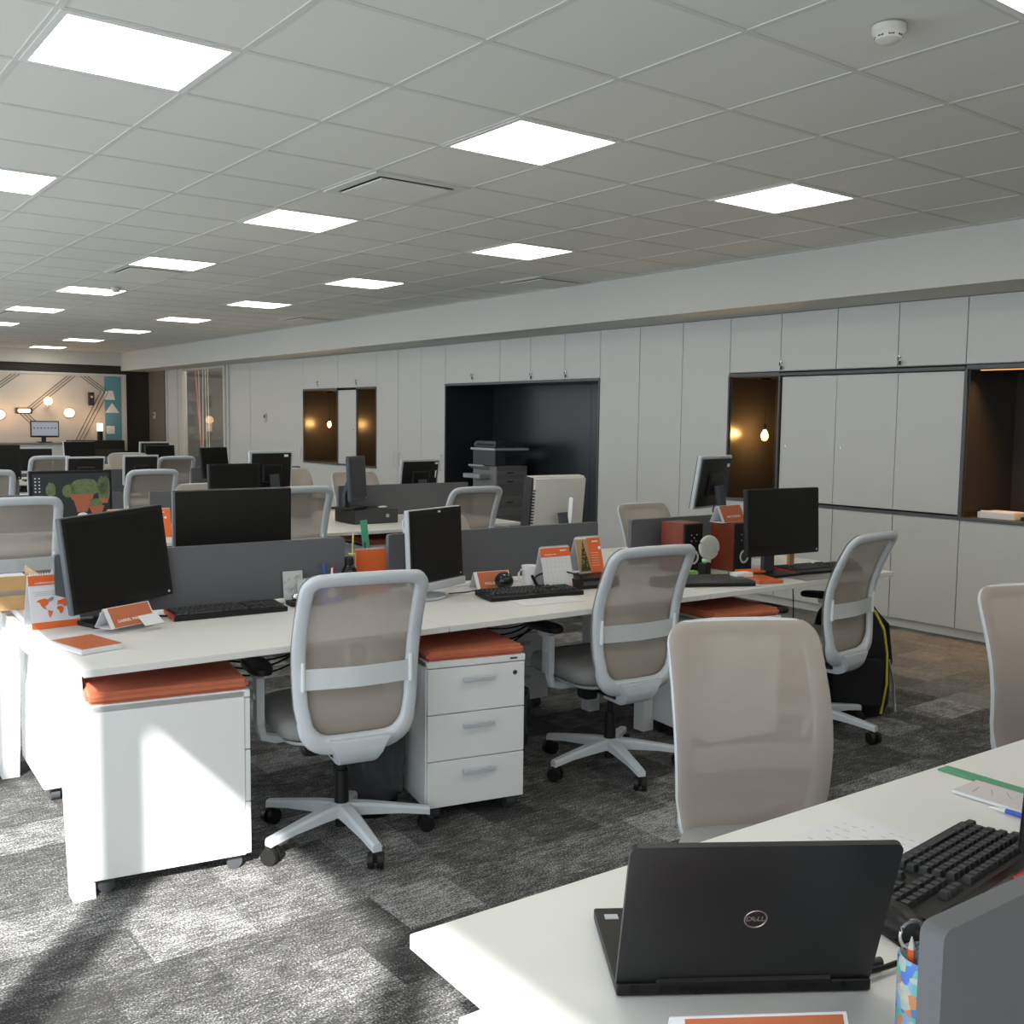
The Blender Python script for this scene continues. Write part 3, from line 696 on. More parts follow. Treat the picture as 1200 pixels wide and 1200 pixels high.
# ---------------------------------------------------------------- monitors
def monitor(x, y, z, yaw, w_, h_, lb, tilt=-4, roll=0, base='flat', edge=None, bm_=None, sticker=None, back=False, scr=None, th=.045, zb=.741, body=None, group='computer monitors', cov=.9, nz=-.02):
    """x,y,z: centre of the screen face"""
    r = empty('monitor', (x, y, z), 0, lb, 'monitor', group, rot=Euler((R(tilt), R(roll), R(yaw)), 'XYZ'))
    body = body or blackp; e = edge or body
    # order yaw*tilt*roll
    M3 = Matrix.Rotation(R(yaw), 3, 'Z') @ Matrix.Rotation(R(tilt), 3, 'X') @ Matrix.Rotation(R(roll), 3, 'Y')
    r.rotation_euler = M3.to_euler()
    b = MB(); b.box((0, th * .3, 0), (w_, th * .55, h_), bev=.004, mi=0)
    hs = b.build('housing', e, r)
    MB().box((0, .0005 - .001, 0), (w_ - .006, .004, h_ - .006), bev=.001).build('bezel', body, r)
    sc_ = MB().box((0, -.0035, .006), (w_ - .036, .002, h_ - .048)).build('screen', scr or screenm, r)
    b = MB(); b.box((0, th * .62, 0), (w_ * cov, th * .35, h_ * cov), bev=.012, seg=2)
    if cov < .95: b.box((0, th * .9, -.01), (w_ * .45, th * .5, h_ * .45), bev=.012)
    b.build('rear_cover', bm_ or body, r)
    MB().cyl((w_ / 2 - .02, -.004, -h_ / 2 + .016), (w_ / 2 - .02, -.002, -h_ / 2 + .016), .0045, seg=10).build('power_button', silver, r)
    if base != 'none':
        Mi = M3.inverted(); c = Vector((x, y, z))
        def loc(v): return Mi @ (Vector(v) - c)
        bk = M3 @ Vector((0, 1, 0)); bk.z = 0; bk.normalize()
        foot = c + bk * (th + .055); foot.z = zb
        top = c + bk * (th + .02) + Vector((0, 0, nz))
        b = MB()
        pts = [loc((foot.x, foot.y, zb + .012)), loc((foot.x, foot.y, (zb + top.z) / 2)), Mi @ (top - c)]
        b.sweep([Vector(p) for p in pts], [(-.035, -.012), (.035, -.012), (.035, .012), (-.035, .012)], ref=Vector((0, 1, 0)))
        b.build('stand_neck', slatep if base != 'silver' else silver, r)
        Mloc = Mi.to_4x4() @ Matrix.Translation(-c)
        rz_ = math.atan2(bk.x, -bk.y) + math.pi
        b = MB()
        if base == 'silver':
            bb = MB(); bb.lathe([(.001, 0), (.115, 0), (.120, .004), (.112, .011), (.02, .016), (.001, .016)], 32); bb.bm.transform(Matrix.Diagonal((1, .8, 1, 1)))
        elif base == 'flat':
            bb = MB(); bb.box((0, 0, .008), (.22, .19, .016), bev=.006, seg=2)
        else:
            bb = MB(); bb.box((0, 0, .006), (.26, .20, .012), bev=.005)
        f2 = foot - bk * .03
        bb.bm.transform(Mloc @ Matrix.Translation((f2.x, f2.y, zb)) @ Matrix.Rotation(R(yaw), 4, 'Z'))
        bb.build('stand_base', silver if base == 'silver' else blackp, r)
    if sticker:
        for (sx, sz, sw, sh) in sticker: MB().box((sx, th * .80 + .003, sz), (sw, .0015, sh)).build('sticker', white, r)
    return r
monitor(.239, .326, .985, 15.9, .41, .345, 'black monitor tilted to one side on the sunlit desk end', -5.4, -3.8, edge=slatep, th=.06)
m2 = monitor(1.49, .136, .975, 21.1, .375, .31, 'black monitor with silver edge and round silver foot', -2.9, 0, 'silver', edge=silver)
MB().box((0, -.004, -.172), (.375, .02, .032), bev=.003).build('speaker_bar', silver, m2)
MB().box((.02, -.0045, .139), (.018, .001, .008)).build('sticker', white, m2)
monitor(3.272, -.27, 1.018, -5.6, .50, .33, 'wide black monitor right of the speakers', -3, 0, 'flat')
monitor(3.69, .60, 1.16, 193.4, .375, .31, 'black monitor raised on a tall stand, back to the camera, silver edge', -9, 0, 'flat', edge=silver, sticker=[(-.13, .1, .03, .02)])
monitor(.80, .655, 1.045, 180, .515, .315, 'wide black monitor back above the nearest divider', -1, 0, 'flat', edge=darkp, cov=.985, nz=-.14)
m3 = monitor(2.69, .85, 1.03, 180, .37, .36, 'old white monitor with black side grille, back to the camera', -6, 0, 'flat', edge=whiteold, bm_=whiteold, th=.10, body=whiteold, cov=.96)
b = MB(); 
b.box((.186, .03, 0), (.006, .07, .355))
for i in range(16): b.box((.180, .066, -.13 + i * .016), (.014, .03, .006))
b.build('side_grille', blackp, m3)
MB().box((-.02, .15, -.06), (.012, .03, .28), bev=.005).build('support_arm', white, m3)
cm = monitor(.775, 3.12, 1.0, 0, .48, .33, 'monitor showing a picture of potted cacti', -2, 0, 'flat', scr=mat('dark_wallpaper', (.035, .04, .045), .3))
# cactus wallpaper: flat printed shapes on the screen
def blob(cx, cz, rx, rz_, n=20, j=.08):
    return [(cx + rx * (1 + random.uniform(-j, j)) * math.cos(2 * math.pi * i / n), cz + rz_ * (1 + random.uniform(-j, j)) * math.sin(2 * math.pi * i / n)) for i in range(n)]
Pf = lambda d: Matrix.Translation((0, d, 0)) @ FRONT
b = MB(); b.prism(blob(.08, .06, .085, .055), .0005, Pf(-.0046)); b.prism(blob(-.02, .04, .035, .04), .0005, Pf(-.0046)); b.prism(blob(-.12, .05, .028, .045), .0005, Pf(-.0046))
for i in range(5): b.prism(blob(.165 + i * .012, .05 + .01 * (i % 2), .012, .07, 12, .03), .0005, Pf(-.0046))
b.prism(blob(.14, -.045, .038, .035, 20, .02), .0005, Pf(-.0049)); b.build('cactus_picture', cactusm, cm)
b = MB(); b.prism([(-.01, .02), (.13, .02), (.12, -.015), (.11, -.015), (.09, -.09), (.03, -.09), (.01, -.015), (0, -.015)], .0005, Pf(-.0048)); b.prism([(.095, -.055), (.19, -.055), (.17, -.11), (.12, -.11)], .0005, Pf(-.0052)); b.prism([(.16, -.01), (.215, -.01), (.21, -.04), (.16, -.04)], .0005, Pf(-.0047)); b.build('pot_picture', terracotta, cm)
b = MB(); b.prism(blob(.06, -.115, .032, .022, 20, .02), .0005, Pf(-.0054))
for i in range(5):
    for j in range(2): b.box((-.205 + j * .022, -.0047, .12 - i * .02), (.009, .0005, .007))
b.build('icons', white, cm)
monitor(1.87, 3.25, 1.03, 8, .39, .31, 'plain black monitor at left centre behind the wide monitor back', -3)
monitor(2.34, 3.75, 1.10, 188, .37, .31, 'black monitor back with a bright sticker, left of the far chair', -4, 0, 'flat', edge=silver, sticker=[(-.12, .12, .035, .018)])
pm = monitor(2.775, 3.17, 1.065, 35, .26, .33, 'narrow slate portrait monitor standing on the computer case', -3, 0, 'flat', edge=slatep, body=slatep, zb=.842, scr=mat('slate_screen', (.02, .025, .03), .3))
monitor(3.63, 3.72, 1.03, 183, .385, .30, 'black monitor back with two stickers left of the printer alcove', -10, 0, 'flat', edge=silver, sticker=[(-.15, .12, .03, .014), (-.15, .03, .012, .06)])
monitor(2.87, 6.2, 1.06, 25, .36, .30, 'black monitor leaning beside the glass partition', -8)
monitor(1.67, 6.25, 1.0, 183, .34, .27, 'black monitor back with a small white sticker at far left', -10, 0, 'flat', edge=silver, sticker=[(-.12, -.05, .04, .03)])
monitor(2.18, 6.3, 1.0, 182, .33, .28, 'black monitor back with silver edge, left of the far glass partition', -5, 0, 'flat', edge=silver)
monitor(2.42, 9.3, 1.04, 10, .38, .31, 'far black monitor with bright silver left edge', -6, 0, 'flat', edge=silver)
monitor(3.38, 9.35, 1.0, 5, .38, .29, 'far black monitor in front of the brown wall', -4)
monitor(3.55, 10.1, 1.02, 180, .40, .30, 'farthest black monitor seen just above another one', -4, 0, 'flat', edge=silver)
monitor(1.90, 9.25, .98, -3, .42, .30, 'far dark screen with silver frame at the far left', -4, 0, 'flat', edge=silver, body=silver)
monitor(.93, 6.2, 1.09, 0, .40, .30, 'black monitor cut by the left edge of the view', -4)
monitor(1.45, 9.9, 1.0, 0, .42, .30, 'far brown-black monitor at the left edge below the reception lamp', -4)
r0m = monitor(1.02, -2.735, .985, 180 - 4, .52, .34, 'black monitor edge cut by the right edge above the near keyboard', -3, 0, 'flat')

# small props ---------------------------------------------------------------
def keyboard(x, y, rz, lb, L=.44, D=.15, z=.741, accent=None, mk=None, tall=.010, feet=True):
    r = empty('keyboard', (x, y, z), 0, lb, 'keyboard', 'computer keyboards'); r.rotation_euler = (R(2.5), 0, R(rz))
    b = MB(); b.box((0, 0, .012), (L, D, .018), bev=.004, seg=2); b.build('body', mk or blackp, r)
    if accent: MB().box((-L / 2 + .004, 0, .012), (.010, D - .01, .0185), bev=.002).build('edge_stripe', accent, r)
    b = MB(); rowsz = 6; kx0, kp = -L / 2 + .014, .0192
    def key(cx, cy, w_=.0165):
        bb = bmesh.new(); bmesh.ops.create_cube(bb, size=1); bb.transform(Matrix.Diagonal((w_, .0165, tall, 1)))
        for v in bb.verts:
            if v.co.z > 0: v.co.x -= math.copysign(.0022, v.co.x); v.co.y -= math.copysign(.0022, v.co.y)
        b.merge(bb, T(cx, cy, .021 + tall / 2))
    for rw in range(rowsz):
        cy = D / 2 - .018 - rw * .0205 - (.004 if rw else 0)
        if rw == rowsz - 1:
            for c_, ww in ((0, .024), (1.35, .02), (2.6, .02)): key(kx0 + c_ * kp + .008, cy, ww)
            key(kx0 + 6.4 * kp, cy, .105)
            for c_ in (9.9, 11.2, 12.5, 13.7): key(kx0 + c_ * kp, cy, .02)
        else:
            for c_ in range(14 if rw else 13): key(kx0 + (c_ + (.18 * rw if rw > 1 else 0)) * kp * (1 if rw else 1.06) + .008, cy)
        if rw in (0, 1, 2, 5):
            for c_ in range(3): key(kx0 + (15.2 + c_) * kp + .004, cy)
        if rw == 4: key(kx0 + 16.2 * kp + .004, cy)
        if rw:
            for c_ in range(4):
                if L > .42: key(kx0 + (18.5 + c_) * kp * .985 + .006, cy)
    b.build('keycaps', MATS.get('charcoal_keycaps') or mat('charcoal_keycaps', (.03, .031, .034), .45), r)
    return r
def cable(pts, r_=.0025, lb='', m_=None, cat='cable'):
    P = [Vector(p) for p in pts]; out = []
    for i in range(len(P) - 1):
        p0, p1, p2, p3_ = P[max(i - 1, 0)], P[i], P[i + 1], P[min(i + 2, len(P) - 1)]
        for k in range(6):
            t = k / 6; out.append(.5 * ((2 * p1) + (-p0 + p2) * t + (2 * p0 - 5 * p1 + 4 * p2 - p3_) * t * t + (-p0 + 3 * p1 - 3 * p2 + p3_) * t ** 3))
    out.append(P[-1])
    return tag(MB().tube(out, r_, 6).build('cable', m_ or blackp), lb, cat)
def tent(x, y, rz, lb, s, L=.20, hgt=.072, z=.741, tcol=white, size=.017):
    r = empty('name_tent_card', (x, y, z), R(rz), lb, 'name card', 'folded orange name cards')
    d = .042; b = MB()
    def plate(y0, z0, y1, z1, mi):
        t = .0012; n = Vector((0, -(z1 - z0), (y1 - y0))).normalized() * t
        bb = bmesh.new(); v = []
        for q in (0, 1):
            for (xx, yy, zz) in ((-L / 2, y0, z0), (L / 2, y0, z0), (L / 2, y1, z1), (-L / 2, y1, z1)): v.append(bb.verts.new((xx + n.x * q, yy + n.y * q, zz + n.z * q)))
        for f in ((0, 1, 2, 3), (7, 6, 5, 4), (0, 4, 5, 1), (1, 5, 6, 2), (2, 6, 7, 3), (3, 7, 4, 0)): bb.faces.new([v[i] for i in f])
        bmesh.ops.recalc_face_normals(bb, faces=bb.faces); b.merge(bb, None, mi)
    plate(-d, .001, 0, hgt, 0); plate(0, hgt, d, .001, 0); plate(-d, .0005, d, .0005, 0)
    b.build('card', whitep, r)
    sl = math.atan2(hgt, d); Mf = Matrix.Translation((0, -d / 2 - .0012, hgt / 2 + .0008)) @ Matrix.Rotation(sl, 4, 'X')
    ln = math.hypot(d, hgt)
    bb = bmesh.new(); bmesh.ops.create_cube(bb, size=1); bb.transform(Matrix.Diagonal((L - .022, ln - .004, .0006, 1))); MB().merge(bb, Mf @ T(.006, 0, 0)).build('orange_face', orange2, r)
    Mb = Matrix.Translation((0, d / 2 + .0012, hgt / 2 + .0008)) @ RZ(180) @ Matrix.Rotation(sl, 4, 'X')
    bb = bmesh.new(); bmesh.ops.create_cube(bb, size=1); bb.transform(Matrix.Diagonal((L - .022, ln - .004, .0006, 1))); MB().merge(bb, Mb @ T(.006, 0, 0)).build('orange_face', orange2, r)
    if s: text('lettering', s, size, tcol, r, Mf @ T(.008, -.016, .0008))
    return r
def cube_at(M, d):
    bb = bmesh.new(); bmesh.ops.create_cube(bb, size=1); bb.transform(M @ Matrix.Diagonal((*d, 1))); return bb
def easel_cal(x, y, rz, lb, kind, w_=.15, h_=.175, z=.741, lean=16):
    r = empty('desk_calendar', (x, y, z), R(rz), lb, 'calendar', 'orange and white desk calendars')
    ML = Matrix.Rotation(R(-lean), 4, 'X')
    def pl(x0, x1, z0, z1, yy, m_, name):
        bb = bmesh.new(); bmesh.ops.create_cube(bb, size=1); bb.transform(Matrix.Translation(((x0 + x1) / 2, yy, (z0 + z1) / 2)) @ Matrix.Diagonal((x1 - x0, .001, z1 - z0, 1))); bb.transform(ML); return MB().merge(bb).build(name, m_, r)
    b = MB(); bb = bmesh.new(); bmesh.ops.create_cube(bb, size=1); bb.transform(ML @ T(0, .002, h_ / 2) @ Matrix.Diagonal((w_, .003, h_, 1))); b.merge(bb)
    top = ML @ Vector((0, 0, h_)); bb = bmesh.new(); ang = math.atan2(.11 - top.y, top.z)
    ll = math.hypot(.11 - top.y, top.z)
    bmesh.ops.create_cube(bb, size=1); bb.transform(Matrix.Translation(top + Vector((0, .002, 0))) @ Matrix.Rotation(ang, 4, 'X') @ T(0, 0, -ll / 2) @ Matrix.Diagonal((w_, .002, ll, 1))); b.merge(bb)
    b.build('stand', whitep, r)
    b = MB(); k = 18
    for i in range(k):
        c = top + Vector((-w_ / 2 + .008 + i * (w_ - .016) / (k - 1), 0, .0)); b.tube([c + Vector((0, .005 * math.cos(a * math.pi / 3), .005 * math.sin(a * math.pi / 3))) for a in range(6)], .0009, 4, closed=True)
    b.build('spiral_binding', white, r)
    Mf = ML @ T(0, -.001, 0) @ FRONT
    if kind == 'map':
        pl(-w_ / 2, w_ / 2, h_ * .80, h_ * .985, -.0004, orange, 'header_band'); pl(-w_ / 2, w_ / 2, 0, h_ * .12, -.0004, orange, 'footer_band')
        text('lettering', 'CALENDARIO 2020', .0085, white, r, Mf @ T(-.025, h_ * .84, .0002))
        b = MB()
        for p in ([(-.062, .098), (-.05, .105), (-.03, .108), (-.018, .1), (-.022, .088), (-.035, .078), (-.03, .07), (-.024, .066), (-.036, .07), (-.046, .082), (-.05, .094)],
                  [(-.024, .066), (-.008, .06), (-.012, .05), (-.02, .036), (-.024, .05)], [(.008, .075), (.024, .076), (.03, .066), (.022, .05), (.016, .05), (.012, .064), (.006, .066)],
                  [(.008, .082), (.012, .096), (.03, .1), (.055, .106), (.07, .1), (.068, .088), (.056, .078), (.044, .08), (.034, .072), (.024, .082)], [(.052, .056), (.066, .058), (.068, .048), (.056, .046)]):
            b.prism(p, .0003, Mf)
        b.build('world_map', orange, r)
        b = MB(); b.prism([(-.022, .104), (-.008, .112), (.0, .108), (-.008, .098), (-.016, .096)], .0003, Mf)
        for i in range(3): b.box((ML @ Vector((-.01, -.0012, .132 - i * .006))), (.12 - .02 * (i % 2), .0004, .0008))
        b.build('grey_print', inkm, r)
        b = MB(); bb = bmesh.new(); bmesh.ops.create_cone(bb, cap_ends=True, segments=14, radius1=.005, radius2=.005, depth=.0006); b.merge(bb, Mf @ T(.055, h_ * .88, .0005)); b.build('emblem', white, r)
    elif kind == 'month':
        pl(-w_ / 2, w_ / 2, h_ * .78, h_ * .985, -.0004, orange2 if False else orange, 'header_band'); pl(-w_ / 2, w_ / 2, 0, h_ * .09, -.0004, orange, 'footer_band')
        text('lettering', 'CALENDARIO 2020', .0075, white, r, Mf @ T(-.03, h_ * .83, .0002)); MB().merge(cube_at(Mf @ T(.045, h_ * .91, .0003), (.035, .005, .0004))).build('print', white, r)
        b = MB()
        for i in range(1, 7): bb = bmesh.new(); bmesh.ops.create_cube(bb, size=1); b.merge(bb, Mf @ T(0, h_ * (.09 + .68 * i / 6), .0002) @ Matrix.Diagonal((w_ * .94, .0006, .0004, 1)))
        for i in range(8): bb = bmesh.new(); bmesh.ops.create_cube(bb, size=1); b.merge(bb, Mf @ T(-w_ * .47 + i * w_ * .94 / 7, h_ * .45, .0002) @ Matrix.Diagonal((.0005, h_ * .62, .0004, 1)))
        b.build('date_grid', mat('pale_grey_ink', (.5, .5, .52), .7), r)
    else:
        pl(-w_ / 2 + .03 * 0, -.005, .004, h_ * .95, -.0004, mat('tan_photo', (.45, .30, .14), .6), 'photo'); pl(-.005, w_ / 2, 0, h_ * .985, -.0004, orange, 'orange_half')
        b = MB(); b.prism([(-.062, .01), (-.006, .01), (-.022, .10), (-.033, .155), (-.045, .10)], .0003, Mf @ T(0, 0, .0006)); b.build('tree_picture', mat('dark_green_picture', (.03, .05, .015), .7, var=.9, scale=160), r)
        b = MB(); random.seed(8)
        for i in range(34):
            z_ = random.uniform(.02, .13); hw_ = .024 * (1 - z_ / .16); bb = bmesh.new(); bmesh.ops.create_cone(bb, cap_ends=True, segments=8, radius1=.0022, radius2=.0022, depth=.0004); b.merge(bb, Mf @ T(-.034 + random.uniform(-hw_, hw_), z_, .0012), random.choice((0, 1)))
        b.build('ornaments', [redp, mat('gold_print', (.6, .45, .12), .5)], r)
        MB().merge(cube_at(Mf @ T(.04, h_ * .87, .0003), (.035, .005, .0004))).build('print', white, r)
        b = MB()
        for i in range(6): bb = bmesh.new(); bmesh.ops.create_cube(bb, size=1); b.merge(bb, Mf @ T(.03, h_ * (.55 - .07 * i), .0003) @ Matrix.Diagonal((.045, .0012, .0003, 1)))
        bb = bmesh.new(); bmesh.ops.create_cone(bb, cap_ends=True, segments=14, radius1=.008, radius2=.008, depth=.0006); b.merge(bb, Mf @ T(.062, h_ * .68, .0005)); b.build('white_print', white, r)
    return r
def mug(x, y, lb, z=.741, rz=0):
    r = empty('mug', (x, y, z), R(rz), lb, 'mug')
    MB().lathe([(.001, 0), (.027, 0), (.030, .004), (.036, .085), (.040, .1), (.0375, .1), (.033, .084), (.028, .008), (.001, .008)], 28).build('body', white, r)
    MB().tube([(-.033, 0, .08), (-.05, 0, .085), (-.064, 0, .07), (-.062, 0, .045), (-.046, 0, .028), (-.029, 0, .026)], .0045, 8).build('handle', white, r)
    MB().box((0.004, -.0355, .055), (.026, .004, .003)).build('print', redp, r)
    return r

Z = .741
easel_cal(.035, .390, 3, 'desk calendar with orange world map left of the tilted monitor', 'map', .165, .195, lean=14)
def spiral_book(x, y, rz, w_, d_, z, lb, cover, th=.012, text_=None, name='spiral_notebook', pages=whitep):
    r = empty(name, (x, y, z), R(rz), lb, 'notebook')
    MB().box((0, 0, th / 2), (w_, d_, th), bev=.001).build('pages', pages, r)
    MB().box((0, 0, th + .0006), (w_ * .96, d_ * .97, .0012)).build('cover', cover, r)
    b = MB(); k = int(d_ / .008)
    for i in range(k): yy = -d_ / 2 + .006 + i * (d_ - .012) / (k - 1); b.tube([(-w_ / 2 + .003 * math.cos(a * math.pi / 3) + .002, yy, th * .6 + .6 * th * math.sin(a * math.pi / 3)) for a in range(6)], .0007, 4, closed=True)
    b.build('spiral_binding', white, r)
    if text_: text('lettering', text_, .007, white, r, T(0, d_ * .38, th + .0013))
    return r
spiral_book(.035, .005, 13, .145, .21, Z, 'orange spiral notebook lying on the sunlit desk end', orange2, .017)
tent(.232, .235, 24, 'orange name card under the tilted monitor', 'GABRIEL MALVERIER', .20, .068, z=.758, size=.0155)
tag(MB().box((0, 0, 0), (.085, .05, .0008), rot=(R(38), 0, 0)).build('business_card', whitep, loc=(.30, .172, .778), rz=R(24)), 'white business card leaning on the name card', 'card')
keyboard(.64, .325, -4, 'thin black keyboard with red corner on the left desk', .44, .16, accent=redp, tall=.004)
cable([(.41, .33, .752), (.36, .40, .75), (.38, .46, .752), (.30, .36, .775), (.28, .25, .765), (.30, .20, .752)], .004, 'black cable coiled behind the tilted monitor foot')
# papers leaning on divider
def drawing(x, y, rz, w_, h_, lb, torn=False, lean=8, seed=1):
    r = empty('sketch_sheet', (x, y, Z), R(rz), lb, 'drawing'); ML = Matrix.Rotation(R(-lean), 4, 'X') @ FRONT
    random.seed(seed); pts = [(-w_ / 2, 0), (w_ / 2, 0), (w_ / 2, h_)]
    if torn:
        k = 12
        for i in range(k): xx = w_ / 2 - (i + .5) * w_ / k; pts += [(xx + .003, h_ - .0), (xx, h_ - .008), (xx - .003, h_)]
    pts.append((-w_ / 2, h_)); MB().prism(pts, .0012, ML).build('paper', mat('sketch_paper', (.55, .57, .55), .7), r)
    b = MB()
    for i in range(26):
        cx, cz = random.uniform(-w_ * .42, w_ * .42), random.uniform(h_ * .1, h_ * .85); rr_ = random.uniform(.003, .010)
        P = [ML @ Vector((cx + rr_ * math.cos(a) * random.uniform(.6, 1.2), cz + rr_ * math.sin(a * 1.3), .0016)) for a in [k * .8 for k in range(7)]]; b.tube(P, .0005, 4)
    if torn: b.prism(blob(w_ * .22, h_ * .5, .013, .02, 12, .25), .0004, ML @ T(0, 0, .0013))
    b.build('ink_drawing', inkm, r); return r
drawing(.942, .362, -3, .085, .135, 'tall narrow sheet with sketches leaning on the left divider', False, 6, 3)
drawing(1.02, .332, -6, .135, .105, 'torn spiral sheet with doodles leaning on the left divider', True, 12, 5)
r = empty('desk_toy', (.952, .325, Z), R(-5), 'black magnetic desk toy with two shiny steel balls', 'desk toy')
MB().box((.03, 0, .010), (.16, .075, .02), bev=.008, seg=2).build('base', blackp, r)
for s in (-.02, .022): MB().sph((s, .0, .034), .017).build('steel_ball', mat('mirror_steel', (.8, .8, .8), .06, 1), r)
r = empty('tape_dispenser', (1.065, .30, Z), R(12), 'blue plastic tape dispenser behind the near chair', 'tape dispenser')
MB().prism([(-.06, 0), (.06, 0), (.06, .02), (.03, .06), (-.02, .075), (-.075, .07), (-.07, .045), (-.03, .03), (-.045, .01)], .045, Matrix.Translation((0, .022, 0)) @ FRONT).build('body', bluep, r)
MB().cyl((0, -.024, .045), (0, .026, .045), .022, seg=24).build('tape_roll', creamp, r)
r = empty('pen_cup', (1.10, .36, Z), 0, 'dark pen cup holding pens behind the near chair', 'pen cup')
MB().lathe([(.001, 0), (.035, 0), (.036, .09), (.033, .09), (.032, .006), (.001, .006)], 24).build('cup', darkp, r)
for i, (dx, dy, hgt, m_, lb) in enumerate(((-.018, .0, .145, bluep, 'blue pen with long cap in the dark pen cup'), (-.01, .018, .125, lime, 'lime green highlighter in the dark pen cup'), (.006, -.01, .13, white, 'white pen in the dark pen cup'), (.02, .006, .135, redp, 'red marker in the dark pen cup'))):
    r = empty('pen', (1.10 + dx * .6, .36 + dy * .6, Z + .008), 0, lb, 'pen', 'pens in the dark cup')
    MB().cyl((0, 0, 0), (dx * .6, dy * .6, hgt - .03), .0045).build('barrel', m_, r); MB().cyl((dx * .6, dy * .6, hgt - .03), (dx * .75, dy * .75, hgt), .0052, .004).build('cap', m_, r)
r = empty('drink_bottle', (1.20, .37, Z), 0, 'dark bottle with black cap and pink label between two dividers', 'bottle')
MB().lathe([(.001, 0), (.036, 0), (.038, .01), (.038, .10), (.030, .125), (.018, .14), (.001, .14)], 28).build('body', mat('glossy_black_bottle', (.01, .012, .014), .1), r)
MB().lathe([(.0382, .03), (.0386, .032), (.0386, .075), (.0382, .077)], 28).build('label_band', red_white, r)
MB().lathe([(.001, .14), (.019, .14), (.020, .145), (.020, .17), (.012, .178), (.001, .178)], 20).build('cap', blackp, r)
text('lettering', 'X-POWER', .013, white, r, T(-.004, -.0387, .085) @ FRONT)
r = empty('knitting_needle', (1.235, .42, Z), 0, 'thin yellow stick standing upright behind the dark bottle', 'stick')
MB().cyl((0, 0, 0), (.012, 0, .27), .004, .0035, seg=10).build('shaft', mat('yellow_plastic', (.72, .70, .20), .4), r); MB().cyl((.006, 0, .175), (.0065, 0, .182), .015, seg=16).build('collar', mat('yellow_plastic', (.7, .7, .2), .4), r)
r = empty('standing_notebook', (1.345, .43, Z), R(-4), 'bright orange spiral notebook standing in the divider gap', 'notebook')
MB().box((0, 0, .095), (.15, .012, .19), rot=(R(-8), 0, 0)).build('cover', orange, r)
b = MB()
for i in range(20): b.tube([(-.068 + i * .0072, .026 + .005 * math.cos(a * math.pi / 3), .189 + .005 * math.sin(a * math.pi / 3)) for a in range(6)], .0009, 4, closed=True)
b.build('spiral_binding', white, r)
r = empty('pen_cup', (1.40, .55, Z), 0, 'dark pen cup holding a green ruler behind the orange notebook', 'pen cup')
MB().lathe([(.001, 0), (.035, 0), (.036, .10), (.033, .10), (.032, .006), (.001, .006)], 24).build('cup', darkp, r)
tag(MB().box((0, 0, .15), (.035, .003, .30), bev=.001).build('ruler', green, loc=(1.405, .55, Z + .01), rot=(0, R(-7), 0)), 'mint green ruler standing in the dark cup behind the divider gap', 'ruler')
tag(MB().cyl((0, 0, 0), (-.012, 0, .2), .004).build('pen', darkp, loc=(1.385, .545, Z + .01)), 'dark pen leaning beside the standing green ruler', 'pen')
# middle desk
tent(1.862, .255, -8, 'orange name card right of the silver-foot monitor', 'MIGUEL MAN', .18, .075, size=.018)
r = empty('computer_mouse', (1.862, .155, .785), 0, 'round black trackball mouse in front of the middle name card', 'computer mouse')
MB().sph((0, 0, 0), .042, (1.05, 1, .95)).build('ball_body', mat('dark_green_black', (.012, .016, .012), .18), r)
MB().lathe([(.001, 0), (.035, 0), (.03, .012), (.001, .014)], 20, c=(0, 0, -.044)).build('foot', blackp, r)
mug(2.02, .17, 'white mug with small red print beside the desk calendar')
r = empty('black_clip', (1.985, .09, Z + .022), 0, 'black pocket tool lying against the white mug', 'tool')
MB().box((0, 0, .02), (.014, .012, .065), bev=.004, rot=(0, R(-32), 0)).build('body', blackp, r)
easel_cal(2.075, .012, -3, 'desk calendar with month grid right of the white mug', 'month', .165, .20)
easel_cal(2.345, .105, -4, 'desk calendar with Christmas tree photo on the black box', 'tree', .145, .17, z=.79)
r = empty('docking_box', (2.27, .03, Z), R(-8), 'black flat device box under the Christmas calendar', 'device')
MB().box((0, .03, .025), (.24, .18, .048), bev=.006, seg=2).build('body', blackp, r); MB().box((-.02, -.061, .025), (.12, .002, .018)).build('slot', darkp, r)
keyboard(1.88, -.01, -9, 'black keyboard on the middle desk in front of the white mug', .46, .155)
cable([(1.58, .18, .75), (1.66, .16, .752), (1.70, .11, .765), (1.76, .06, .765)], .003, 'black cable running from the silver-foot monitor to the middle keyboard')
cable([(1.98, .05, .765), (2.0, .10, .80), (2.09, .06, .825), (2.18, .0, .80), (2.2, .06, .77)], .0035, 'black cable looping over the middle keyboard')
tag(MB().box((0, 0, .0006), (.30, .14, .001)).build('paper_sheet', whitep, loc=(1.86, -.155, Z), rz=R(-7)), 'white paper sheet partly under the middle keyboard', 'paper')
# right desk
def speaker(x, y, rz, lb, z=Z):
    r = empty('desktop_speaker', (x, y, z), R(rz), lb, 'speaker', 'wooden desktop speakers')
    MB().box((0, .075, .125), (.145, .15, .25), bev=.003).build('cabinet', redwood, r); MB().box((0, -.004, .125), (.14, .012, .245), bev=.004).build('front_panel', blackp, r)
    b = MB(); b.lathe([(.032, -.002), (.036, .002), (.032, .006), (.026, .004), (.026, -.002)], 28); b.bm.transform(T(.0, -.012, .075) @ FRONT); b.build('speaker_ring', white, r)
    MB().cyl((0, -.014, .075), (0, -.008, .075), .022, .026, seg=20).build('cone', darkp, r)
    b = MB()
    for i, (dx, dz) in enumerate(((-.02, .19), (.02, .19), (0, .175), (-.02, .16), (.015, .158))): b.cyl((dx, -.013, dz), (dx, -.009, dz), .003, seg=8)
    b.build('controls', silver, r); return r
speaker(3.02, .10, 2, 'brown wooden speaker left of the white desk fan')
